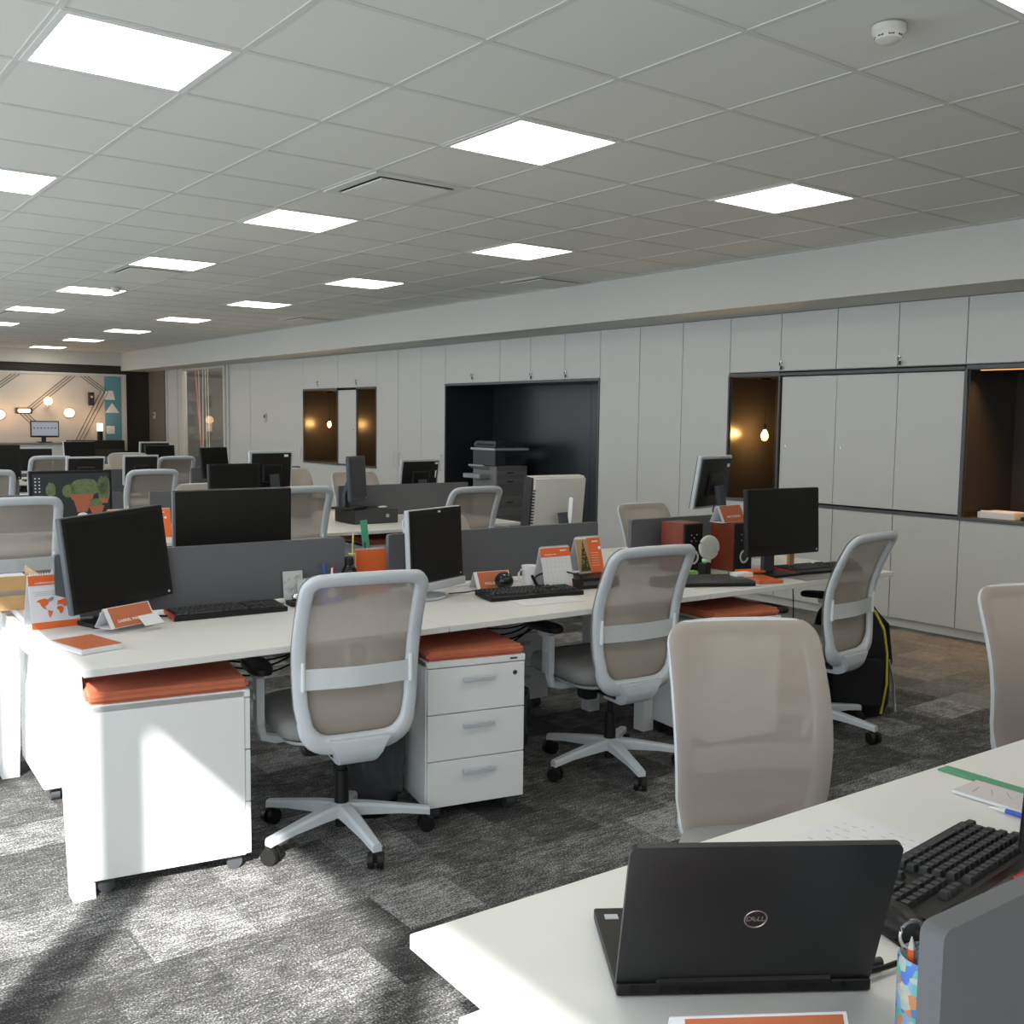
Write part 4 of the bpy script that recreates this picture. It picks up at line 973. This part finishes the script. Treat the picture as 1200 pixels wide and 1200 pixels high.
speaker(3.27, -.015, 2, 'brown wooden speaker under the right name card')
tent(3.235, .055, 2, 'orange name card on top of the right wooden speaker', 'VALTTOMASES', .19, .085, z=.9915, size=.016)
r = empty('desk_fan', (2.99, -.045, Z), R(-25), 'small white round desk fan between the two speakers', 'fan'); r.scale = (.78, .78, .88)
b = MB(); b.lathe([(.05, 0), (.055, .004), (.05, .01), (.02, .014), (.001, .014)], 24); b.build('foot', creamp, r)
MB().tube([(0, 0, .01), (0, .012, .05), (0, .005, .09)], .012, 10).build('neck', creamp, r)
b = MB()
for rr_ in (.02, .035, .05, .062): b.tube([(rr_ * math.cos(a * math.pi / 12), -.012 if rr_ < .06 else 0, .16 + rr_ * math.sin(a * math.pi / 12)) for a in range(24)], .0022, 5, closed=True)
for a in range(0, 360, 15): b.cyl((.01 * math.cos(R(a)), -.014, .16 + .01 * math.sin(R(a))), (.062 * math.cos(R(a)), -.002, .16 + .062 * math.sin(R(a))), .0013, seg=5)
b.tube([(.063 * math.cos(a * math.pi / 12), .012, .16 + .063 * math.sin(a * math.pi / 12)) for a in range(24)], .008, 6, closed=True)
b.build('grille', creamp, r)
b = MB(); b.lathe([(.001, -.006), (.058, -.004), (.06, 0), (.05, .02), (.02, .035), (.001, .036)], 24); b.bm.transform(T(0, .008, .16) @ Matrix.Rotation(R(-90), 4, 'X')); b.build('rear_shell', creamp, r)
r = empty('closed_laptop', (2.83, -.20, Z), R(-28), 'closed black laptop lying on the right desk', 'laptop')
MB().box((0, 0, .008), (.35, .25, .014), bev=.004, seg=2).build('base', blackp, r); MB().box((0, 0, .019), (.35, .25, .007), bev=.003, seg=2).build('lid', darkp, r)
b = MB()
for i in range(3): MB().box((-.1 + i * .05, -.1255, .008), (.03, .001, .005)).build('port', screenm, r)
tag(MB().box((0, 0, .02), (.07, .10, .04), bev=.006).build('power_brick', darkp, loc=(2.56, -.14, Z), rz=R(20)), 'dark power adapter beside the closed laptop', 'power adapter')
keyboard(3.60, -.235, -8, 'black keyboard with red edge at the end of the right desk', .47, .19, accent=redp, tall=.007)
r = empty('computer_mouse', (3.86, -.26, Z), R(-15), 'red and black mouse right of the red-edged keyboard', 'computer mouse')
MB().sph((0, 0, .012), .055, (.62, 1.1, .5)).build('shell', blackp, r); MB().sph((0, .0, .016), .05, (.45, 1.0, .55)).build('top_shell', redp, r); MB().box((0, 0, .002), (.06, .1, .004)).build('sole', blackp, r)
tag(MB().box((0, 0, .0015), (.50, .22, .003), bev=.001).build('desk_mat', mat('grey_desk_mat', (.30, .29, .28), .8), loc=(3.52, -.33, Z), rz=R(-3)), 'flat grey desk mat under the red-edged keyboard', 'desk mat')
spiral_book(3.08, -.30, -20, .13, .18, Z, 'orange notebook beside the closed laptop', orange, .014, None, 'orange_notebook', orange2)
tag(MB().box((0, 0, .011), (.10, .055, .022), bev=.002).build('small_carton', white, loc=(3.02, -.225, Z + .016), rz=R(-12)), 'small white printed carton on the orange notebook', 'box')
tag(MB().box((0, 0, .006), (.13, .08, .01), bev=.001).build('note_pad', mat('fluorescent_orange_paper', (.95, .16, .03), .6), loc=(3.20, -.13, Z + .012), rz=R(-20)), 'bright orange note pad near the wide monitor foot', 'note pad')
tag(MB().box((0, 0, .005), (.20, .10, .01), bev=.002).build('grey_folder', mat('grey_card', (.25, .25, .24), .7), loc=(3.18, -.16, Z), rz=R(-14)), 'grey card wallet under the bright orange note pad', 'folder')
r = empty('desk_caddy', (2.955, -.045, Z), R(15), 'black desk caddy with green button before the speakers', 'caddy')
MB().box((0, 0, .035), (.05, .05, .07), bev=.006).build('body', blackp, r); MB().lathe([(.001, 0), (.011, 0), (.011, .006), (.001, .008)], 14, c=(0, 0, .07)).build('button', mat('green_glow_plastic', (.1, .8, .25), .3), r)
tag(MB().box((0, 0, .015), (.12, .03, .03), bev=.003).build('sticky_note_block', lime, loc=(2.86, -.02, Z), rz=R(5)), 'lime green block in front of the desk fan', 'block')
tag(MB().box((0, 0, .05), (.04, .02, .10), bev=.003).build('wooden_block', wood, loc=(3.50, -.145, Z)), 'small wooden block behind the wide monitor foot', 'block')
cable([(3.03, -.06, .75), (3.06, -.10, .76), (3.10, -.08, .75), (3.08, -.13, .755), (3.13, -.12, .75)], .003, 'tangled green cable before the right speaker', lime)
cable([(3.66, .52, 1.05), (3.62, .50, .99), (3.60, .40, 1.03), (3.58, .30, .86), (3.56, .25, .75)], .004, 'black cable hanging from the raised monitor')
cable([(3.32, -.30, .715), (3.325, -.305, .5), (3.31, -.25, .2), (3.31, -.2, .005)], .003, 'thin black cable hanging under the right desk')
# left side: wooden trays
r = empty('letter_tray', (-.035, .98, Z), R(-3), 'light wooden stacked desk tray at the left end of the desk', 'tray')
for z0 in (.0, .075):
    b = MB(); b.box((0, 0, z0 + .004), (.24, .30, .007)); b.box((0, -.147, z0 + .03), (.24, .007, .055)); b.box((.117, 0, z0 + .03), (.007, .30, .055)); b.box((-.117, 0, z0 + .03), (.007, .30, .055)); b.build('tray', wood, r)
for s in (-.11, .11): MB().box((s, -.15, .06), (.010, .008, .12)).build('upright', wood, r)
tag(MB().box((0, 0, .01), (.20, .27, .02)).build('paper_stack', whitep, loc=(-.035, .985, Z + .085), rz=R(-3)), 'stack of white paper in the wooden desk tray', 'paper')
# second row props
r = empty('computer_case', (2.86, 3.20, Z), R(-2), 'flat black computer case on the second row under the portrait monitor', 'computer')
MB().box((0, 0, .05), (.36, .32, .10), bev=.004).build('case', blackp, r); MB().box((.0, -.161, .05), (.35, .004, .09)).build('front_panel', darkp, r); MB().cyl((.09, -.166, .055), (.09, -.162, .055), .014).build('power_button', silver, r)
tag(MB().sph((0, 0, .01), .02, (2, 1, .5)).build('computer_mouse', creamp, loc=(2.955, 3.12, Z + .101)), 'cream rounded mouse on the flat computer case', 'computer mouse')
for i, (x, y, rz, lb) in enumerate(((1.06, 3.02, -6, 'orange and white desk calendar right of the cactus monitor'), (1.24, 2.98, -8, 'orange desk calendar with white dot above the tilted monitor'))):
    easel_cal(x, y, rz, lb, 'month' if i == 0 else 'tree', .19, .185)
tag(MB().box((0, 0, .03), (.18, .012, .075), bev=.002).build('orange_sign', mat('yellow_orange_card', (.75, .22, .03), .5), loc=(.80, 3.80, 1.105)), 'orange card fixed above the cactus monitor row', 'card') if False else None
tent(.80, 3.47, 0, 'orange name card standing on the divider behind the cactus monitor', '', .17, .075, z=1.002, size=.014)
tent(1.46, 3.25, 0, 'small orange name card right of the cactus monitor', '', .10, .05)
# ---------------------------------------------------------------- printer
r = empty('office_printer', (6.30, 6.18, 0), 0, 'tall grey office printer standing in the dark alcove', 'printer')
b = MB(); b.box((0, 0, .55), (.46, .46, .86), bev=.01); b.build('body', greyp, r)
b = MB(); b.box((-.01, 0, 1.17), (.50, .48, .028), bev=.006); b.build('scanner_deck', silver, r)
b = MB(); b.box((-.16, .0, 1.07), (.16, .44, .19), bev=.01); b.box((.03, .05, 1.02), (.30, .34, .12), bev=.008); b.build('output_bay', slatep, r)
b = MB(); b.box((0, .02, 1.215), (.44, .42, .06), bev=.02, seg=2); b.box((-.14, 0, 1.23), (.16, .40, .07), bev=.02, seg=2); b.build('document_feeder', darkp, r)
b = MB(); b.box((-.30, .05, .86), (.16, .34, .05), bev=.006); b.box((-.27, .05, .96), (.10, .30, .02), rot=(0, R(25), 0)); b.build('side_tray', mat('light_printer_grey', (.35, .36, .38), .4), r)
for z_ in (.90, .80, .58, .45, .30): MB().box((0, -.232, z_), (.42, .006, .09 if z_ < .7 else .05), bev=.002).build('paper_drawer', mat('printer_drawer_grey', (.26, .26, .26), .45), r)
for z_ in (.90, .80, .56): MB().box((-.03, -.238, z_), (.09, .006, .014)).build('handle', darkp, r)
for sx in (-.18, .18):
    for sy in (-.18, .18): MB().cyl((sx, sy, 0), (sx, sy, .13), .025).build('foot', darkp, r)
# niche tray
r = empty('paper_tray', (6.2, .12, .862), 0, 'white paper tray on the dark shelf niche', 'tray')
b = MB(); b.box((0, 0, .003), (.24, .26, .005)); 
for s in (-1, 1): b.box((s * .118, 0, .022), (.005, .26, .042)); b.box((0, s * .128, .022), (.24, .005, .042))
b.build('tray', whitep, r); MB().box((0, 0, .03), (.20, .24, .03), rot=(0, R(4), 0)).build('papers', white, r)
r = empty('desk_stamp', (6.15, -.08, .862), 0, 'black desk stamp beside the white tray in the niche', 'stamp')
MB().box((0, 0, .012), (.07, .09, .024), bev=.004).build('base', blackp, r); MB().cyl((0, 0, .024), (0, 0, .075), .013).build('stem', white, r); MB().sph((0, 0, .10), .022, (.8, .8, 1.3)).build('knob', blackp, r)

# ---------------------------------------------------------------- bins, backpack
def bin_(x, y, lb, s=1):
    r = empty('waste_bin', (x, y, 0), 0, lb, 'waste bin', 'black waste bins with liners')
    MB().lathe([(.001, .0), (.10, .0), (.105, .01), (.128, .30), (.122, .30), (.10, .012), (.001, .012)], 28).build('bin', blackp, r)
    random.seed(int(x * 100)); bb = bmesh.new(); rings = []
    for z_, rad in ((.30, .120), (.315, .131), (.30, .138), (.24, .136), (.17, .134), (.10, .130), (.075, .128)):
        ph = random.random() * 6
        rings.append([bb.verts.new(((rad + .006 * math.sin(a * .9 + ph) + random.uniform(-.003, .003)) * math.cos(a * 2 * math.pi / 40), (rad + .006 * math.cos(a * 1.3 + ph) + random.uniform(-.003, .003)) * math.sin(a * 2 * math.pi / 40), z_ + random.uniform(-.004, .004))) for a in range(40)])
    for a, q in zip(rings, rings[1:]):
        for j in range(40): bb.faces.new((a[j], a[(j + 1) % 40], q[(j + 1) % 40], q[j]))
    MB().merge(bb).build('liner', bagm, r, sharp=180)
bin_(1.035, -.10, 'black waste bin with shiny liner behind the nearest chair')
bin_(1.80, .10, 'black waste bin with liner just right of the three-drawer pedestal')
r = empty('backpack', (3.73, -.36, 0), R(-38), 'black backpack with yellow piping on the floor behind the side-view chair', 'backpack'); r.scale = (1.08, 1.1, 1.22)
bb = bmesh.new(); rings = []
for z_, wx, wy, oy in ((.10, .10, .07, 0), (.105, .16, .10, 0), (.16, .185, .12, 0), (.28, .185, .125, .0), (.42, .17, .115, .01), (.52, .145, .095, .02), (.58, .10, .065, .03), (.60, .05, .03, .03)):
    ring = []
    for a in range(28):
        t = a * 2 * math.pi / 28; cx = math.copysign(abs(math.cos(t)) ** .6, math.cos(t)); sy = math.copysign(abs(math.sin(t)) ** .6, math.sin(t)); ring.append(bb.verts.new((wx * cx, oy + wy * sy, z_ - .10)))
    rings.append(ring)
bb.faces.new(rings[0][::-1]); bb.faces.new(rings[-1])
for a, q in zip(rings, rings[1:]):
    for j in range(28): bb.faces.new((a[j], a[(j + 1) % 28], q[(j + 1) % 28], q[j]))
MB().merge(bb).build('bag', blackcloth, r, sharp=180)
MB().tube([(.13, -.10, .02), (.145, -.118, .15), (.14, -.122, .28), (.125, -.11, .38), (.09, -.085, .45), (.04, -.05, .49)], .006, 8).build('yellow_piping', yellow, r)
MB().tube([(-.165, -.085, .02), (-.188, -.095, .15), (-.186, -.10, .28), (-.165, -.09, .38), (-.12, -.075, .46)], .006, 8).build('yellow_piping', yellow, r)
b = MB(); b.box((0, -.125, .16), (.24, .04, .20), bev=.02, seg=2); b.build('front_pocket', blackcloth, r)
MB().tube([(.11, .10, .46), (.22, .12, .36), (.24, .11, .20), (.20, .10, .06)], .012, 6).build('shoulder_strap', blackcloth, r)
MB().sweep([Vector(p) for p in ((.215, .06, .22), (.235, .04, .12), (.24, .03, .04), (.235, .0, .0))], [(-.012, -.0015), (.012, -.0015), (.012, .0015), (-.012, .0015)], ref=Vector((1, 0, 0))).build('webbing_strap', silver, r)
MB().tube([(-.03, .06, .485), (-.03, .06, .52), (.03, .06, .52), (.03, .06, .485)], .006, 8).build('top_loop', blackcloth, r)
# cables under desks
for (x, y, n_, lb) in ((1.95, .25, 5, 'tangle of black cables hanging under the middle desk'), (.75, .28, 4, 'tangle of black cables hanging under the left desk')):
    b = MB(); random.seed(3)
    for i in range(n_):
        x0, x1 = x - .3 + random.random() * .1, x + .25 + random.random() * .1; dz = .04 + .03 * i; pts = []
        for k in range(13):
            t = k / 12; pts.append((x0 + (x1 - x0) * t, y + .012 * i, .61 - dz * 4 * t * (1 - t)))
        b.tube(pts, .004, 6)
    tag(b.build('cable_bundle', blackp), lb, 'cables')

# ---------------------------------------------------------------- nearest desk props
r = empty('open_laptop', (.177, -2.64, Z), R(146.4), 'large open black laptop with a round logo on its lid, nearest to the camera', 'laptop')
hx = 0.0; hy = -.016
b = MB(); b.box((0, -.108, .0095), (.345, .216, .017), bev=.005, seg=3); b.build('base', blackp, r)
MB().box((0, -.075, .0185), (.29, .095, .002)).build('keyboard_deck', darkp, r)
MB().box((0, -.165, .0185), (.10, .055, .001)).build('touchpad', darkp, r)
MB().box((.15, -.185, .0187), (.02, .014, .0012)).build('sticker', silver, r)
b = MB(); b.box((0, -.008, .016), (.24, .018, .016), bev=.004); b.build('hinge', blackp, r)
ML = Matrix.Translation((hx, hy + .003, .022)) @ Matrix.Rotation(R(-21), 4, 'X')
bb = bmesh.new(); pts = []; rad = .012; wl, hl = .345 / 2, .236
for cx, cz, a0 in ((wl - rad, hl - rad, 0), (-wl + rad, hl - rad, 90)):
    for i in range(7): a = R(a0 + 15 * i); pts.append((cx + rad * math.cos(a), cz + rad * math.sin(a)))
pts += [(-wl, -.006), (wl, -.006)]
lid = MB().prism(pts, .008, ML @ T(0, .009, 0) @ FRONT).build('lid', mat('matt_black_lid', (.011, .011, .012), .42, var=.03), r)
MB().box((0, 0, 0), (.31, .001, .20)).build('screen', screenm, r, loc=ML @ Vector((0, .0, .12)), rot=(R(-21), 0, 0))
Mlogo = ML @ T(0, .0092, .112) @ RZ(180) @ FRONT
b = MB(); b.tube([Mlogo @ Vector((.0145 * math.cos(a * math.pi / 16), .0145 * math.sin(a * math.pi / 16), .0002)) for a in range(32)], .0009, 6, closed=True); b.build('logo_ring', mat('warm_chrome', (.55, .42, .40), .3, .8), r)
text('logo_letters', 'D', .0115, MATS['warm_chrome'], r, Mlogo @ T(-.0085, 0, .0002), .0003)
text('logo_letters', 'E', .0115, MATS['warm_chrome'], r, Mlogo @ T(-.0018, -.0002, .0002) @ RZ(38), .0003)
text('logo_letters', 'L', .0115, MATS['warm_chrome'], r, Mlogo @ T(.0045, 0, .0002), .0003)
text('logo_letters', 'L', .0115, MATS['warm_chrome'], r, Mlogo @ T(.0098, 0, .0002), .0003)
yr = .0
b = MB()
for i in range(14): b.box((hx + .113 - i * .0066, yr + .0005, .011), (.0042, .002, .008))
b.build('air_vent', screenm, r)
for c_, d_ in (((hx - .065, yr + .0005, .012), (.016, .002, .005)), ((hx - .09, yr + .0005, .012), (.018, .002, .006)), ((hx + .148, yr + .0005, .011), (.014, .002, .010))): MB().box(c_, d_).build('port', screenm, r)
MB().cyl((hx - .135, yr - .001, .011), (hx - .135, yr + .0015, .011), .004).build('port', screenm, r)
tent(.058, -2.758, -33, 'orange folded card at the bottom edge behind the laptop', '', .21, .072)
k0 = keyboard(.738, -2.604, 184.8, 'chunky black keyboard on the nearest desk at right', .44, .15, tall=.011)
r = empty('computer_mouse', (.50, -2.66, Z), R(160), 'black mouse between laptop and pencil case', 'computer mouse')
MB().sph((0, 0, .014), .058, (.58, 1.05, .45)).build('shell', blackp, r); MB().box((0, 0, .002), (.055, .10, .004)).build('sole', blackp, r); MB().box((0, -.03, .038), (.006, .022, .008), bev=.002, rot=(R(-18), 0, 0)).build('wheel', darkp, r)
cable([(.345, -2.715, .752), (.38, -2.72, .750), (.42, -2.725, .748), (.50, -2.75, .745), (.60, -2.80, .743)], .004, 'black charger cable plugged into the side of the open laptop')
tag(MB().cyl((.345, -2.695, .753), (.385, -2.708, .751), .0065).build('power_plug', darkp), 'thick dark plug at the side of the open laptop', 'plug')
def pattern_mat():
    mt, n, l, b_ = nodes('colourful_patchwork_print'); setc(b_, (.4, .5, .7), .5)
    tc = n.new('ShaderNodeTexCoord'); v = n.new('ShaderNodeTexVoronoi'); v.inputs['Scale'].default_value = 85; l.new(tc.outputs['Object'], v.inputs['Vector'])
    s = n.new('ShaderNodeSeparateColor'); l.new(v.outputs['Color'], s.inputs[0])
    cr = n.new('ShaderNodeValToRGB'); cr.color_ramp.interpolation = 'CONSTANT'; l.new(s.outputs[0], cr.inputs[0])
    e = cr.color_ramp.elements; e[0].color = (.10, .25, .70, 1); e[1].position = .2; e[1].color = (.55, .62, .55, 1)
    for p, c in ((.38, (.30, .50, .75, 1)), (.52, (.75, .30, .12, 1)), (.62, (.15, .55, .50, 1)), (.75, (.70, .65, .50, 1)), (.88, (.12, .12, .16, 1))): x = e.new(p); x.color = c
    l.new(cr.outputs[0], b_.inputs['Base Color']); return mt
r = empty('pencil_case', (.262, -2.850, Z), 0, 'cup-shaped pencil case with colourful cartoon-like patchwork print', 'pencil case')
MB().lathe([(.001, 0), (.033, 0), (.036, .004), (.037, .115), (.034, .12), (.032, .115), (.031, .006), (.001, .006)], 28).build('cup', pattern_mat(), r)
r = empty('scissors', (.262, -2.850, Z + .01), R(-30), 'scissors with silver ring handles in the patterned pencil case', 'scissors')
b = MB(); b.tube([(-.022 + .016 * math.cos(a * math.pi / 10), .004, .135 + .018 * math.sin(a * math.pi / 10)) for a in range(20)], .0025, 6, closed=True); b.tube([(.014 + .012 * math.cos(a * math.pi / 10), -.004, .13 + .015 * math.sin(a * math.pi / 10)) for a in range(20)], .0025, 6, closed=True)
b.build('handles', chrome, r)
MB().box((0, 0, .06), (.012, .003, .12)).build('blades', chrome, r); MB().cyl((0, -.004, .115), (0, .004, .115), .004).build('pivot', chrome, r)
r = empty('pen', (.282, -2.845, Z + .01), 0, 'pen with blue cap standing in the patterned pencil case', 'pen')
MB().cyl((0, 0, 0), (.008, .0, .12), .0045).build('barrel', white, r); MB().cyl((.008, 0, .12), (.0095, 0, .143), .0055, .005).build('cap', bluep, r)
r = empty('pen', (.245, -2.838, Z + .01), 0, 'orange pencil standing in the patterned pencil case', 'pen')
MB().cyl((0, 0, 0), (-.004, .0, .12), .0045, seg=6).build('barrel', orange, r); MB().cyl((-.004, 0, .12), (-.0045, 0, .135), .0045, .0008, seg=6).build('tip', creamp, r)
# papers
r = empty('printed_sheet', (.745, -2.488, Z), R(-88), 'white printed sheet between laptop and near keyboard', 'paper')
MB().box((0, 0, .0004), (.297, .21, .0007)).build('sheet', whitep, r)
b = MB(); random.seed(2)
for i in range(6):
    for j in range(12):
        if random.random() < .8: b.box((-.12 + j * .02, .08 - i * .028, .001), (random.uniform(.006, .014), .0022, .0004))
b.build('printed_text', mat('pale_ink', (.48, .48, .5), .7), r)
tag(MB().box((0, 0, .0015), (.04, .31, .003), bev=.0005).build('ruler', mat('green_ruler_plastic', (.10, .34, .19), .4), loc=(1.245, -2.455, Z), rz=R(-1)), 'flat green ruler lying along the desk joint at right', 'ruler')
r = empty('thin_booklet', (1.168, -2.505, Z), R(0), 'thin white booklet beside the flat green ruler', 'booklet')
MB().box((0, 0, .004), (.098, .22, .007), bev=.001).build('pages', whitep, r); MB().box((0, 0, .0078), (.096, .218, .0006)).build('cover', mat('pinkish_paper', (.60, .56, .56), .7), r)
b = MB()
for i, (x_, y_, a_) in enumerate(((.0, .05, 30), (.01, .02, 40), (.0, -.02, 35), (.015, -.05, 20), (-.01, .08, 10))): b.box((x_, y_, .0083), (.04, .0012, .0003), rz=R(a_))
b.build('pencil_lines', inkm, r)
r = empty('ballpoint_pen', (1.098, -2.53, Z + .006), R(-88), 'blue ballpoint pen with white tip beside the booklet', 'pen')
MB().cyl((-.01, 0, 0), (.10, 0, 0), .0048).build('barrel', bluep, r); MB().cyl((-.042, 0, -.002), (-.01, 0, 0), .0018, .0048).build('tip', white, r)
tag(MB().box((0, 0, .008), (.07, .05, .016), bev=.002).build('red_box', redp, loc=(.83, -2.71, Z)), 'small red box under the edge of the right monitor', 'box')

# ---------------------------------------------------------------- reception
YW = YE
r = empty('feature_wall_panel', (0, YW - .07, 0), 0, 'cream reception wall panel with angular line drawing', 'wall panel')
MB().bx(1.0, 5.50, -.0, .06, .80, 2.31).build('panel', beigewall, r)
MB().bx(5.10, 5.42, -.004, .0, .86, 2.28).build('teal_strip', bluewall, r)
b = MB(); b.bx(1.0, 5.52, -.02, .0, 2.29, 2.33); b.bx(5.47, 5.52, -.02, 0, .80, 2.29); b.build('frame', cabm, r)
b = MB()
def ln(x0, z0, x1, z1):
    b.cyl((x0, -.006, z0), (x1, -.006, z1), .006, seg=6)
for d in (0, .07, .14):
    ln(4.55 - d, 2.27, 3.68 + d * .0 + (.0 if d == 0 else -.0) - d, 1.52); ln(3.68 - d, 1.52, 4.05 - d, 1.12)
    ln(4.65 + d, 2.27, 5.03 + d, 1.98); ln(5.03 + d, 1.98, 4.50 + d, .95)
    ln(3.55 - d, 2.27, 3.0 - d, 1.85)
b.build('line_drawing', darkp, r)
b = MB(); b.prism([(5.08, 1.82), (5.30, 1.82), (5.26, 2.0), (5.12, 2.0)], .005, T(0, -.004, 0) @ FRONT); b.prism([(5.10, 1.56), (5.38, 1.56), (5.24, 1.76)], .005, T(0, -.004, 0) @ FRONT); b.prism([(5.12, 1.14), (5.28, 1.14), (5.28, 1.30), (5.12, 1.30)], .005, T(0, -.004, 0) @ FRONT); b.build('white_shapes', white, r)
lampg = emis('warm_lamp_glass', (1, .70, .45), 2.6)
def wl(x, z, kind, lb, pw=3):
    r = empty('wall_lamp', (x, YW - .08, z), 0, lb, 'wall lamp')
    if kind == 'globe':
        MB().sph((0, -.09, 0), .08).build('globe', lampg, r); b = MB(); b.cyl((0, -.09, -.12), (0, -.09, -.07), .03); b.cyl((0, 0, -.12), (0, -.09, -.12), .012); b.build('bracket', chrome, r)
    elif kind == 'bar':
        MB().box((0, -.05, 0), (.22, .06, .07), bev=.02).build('shade', lampg, r); b = MB(); b.box((0, -.012, 0), (.30, .02, .11), bev=.005); b.build('bracket', darkp, r)
    else:
        MB().cyl((0, -.07, 0), (0, -.01, 0), .085, seg=24).build('shade', lampg, r); MB().cyl((0, -.012, 0), (0, 0, 0), .105, seg=24).build('bracket', chrome, r)
    ld = bpy.data.lights.new('lamp_light', 'POINT'); ld.energy = pw; ld.color = (1, .62, .36); ld.shadow_soft_size = .08; lo = bpy.data.objects.new('lamp_light', ld); COL.objects.link(lo); lo.parent = r; lo.location = (0, -.22, 0)
wl(4.02, 1.77, 'globe', 'round glowing globe lamp on the reception wall', 2.2); wl(3.60, 1.58, 'bar', 'small rectangular glowing lamp on the reception wall', 1.2); wl(4.42, 1.55, 'disc', 'round flat glowing lamp on the reception wall', 1.0)
wl(3.18, 1.5, 'disc', 'glowing lamp cut by the left edge on the reception wall', 2.5)
r = empty('dark_sconce', (4.83, YW - .09, 1.83), 0, 'dark rectangular unlit sconce on the reception wall', 'wall lamp')
MB().box((0, -.03, 0), (.10, .08, .26), bev=.004).build('housing', brownwall, r); MB().box((0, -.072, .04), (.04, .006, .04)).build('lens', creamp, r)
r = empty('side_board', (4.93, YW - .35, 0), 0, 'low dark cabinet below the tower lamp', 'cabinet')
MB().box((-.1, .0, .51), (1.0, .4, 1.02), bev=.005).build('body', blackp, r); MB().box((-.1, -.203, .6), (.96, .006, .5)).build('door', brownwall, r)
r = empty('tower_lamp', (4.92, YW - .35, 1.021), 0, 'black cylindrical lamp with glowing top beside the teal strip', 'lamp')
MB().cyl((0, 0, 0), (0, 0, .18), .05, seg=20).build('stem', blackp, r); MB().cyl((0, 0, .18), (0, 0, .33), .055, seg=20).build('shade', lampg, r)
ld = bpy.data.lights.new('lamp_light', 'POINT'); ld.energy = 1.6; ld.color = (1, .6, .32); ld.shadow_soft_size = .08; lo = bpy.data.objects.new('lamp_light', ld); COL.objects.link(lo); lo.parent = r; lo.location = (0, -.02, .42)
r = empty('reception_counter', (2.2, 15.6, 0), 0, 'long white reception counter with grey top', 'counter')
MB().box((.1, 0, .50), (3.5, .5, 1.0), bev=.004).build('body', cabm, r); MB().box((.1, 0, 1.015), (3.6, .56, .03), bev=.003).build('countertop', mat('grey_brown_top', (.22, .20, .17), .5), r)
r = monitor(3.42, 15.4, 1.26, 0, .46, .28, 'small monitor with a row of dark icons on the reception counter', 0, 0, 'flat', zb=1.031, scr=emis('pale_grey_screen', (.30, .31, .36), .5))
b = MB()
for i in range(7): b.box((-.17 + i * .056, -.0055, .02), (.022, .001, .02))
b.build('icons', darkp, r)
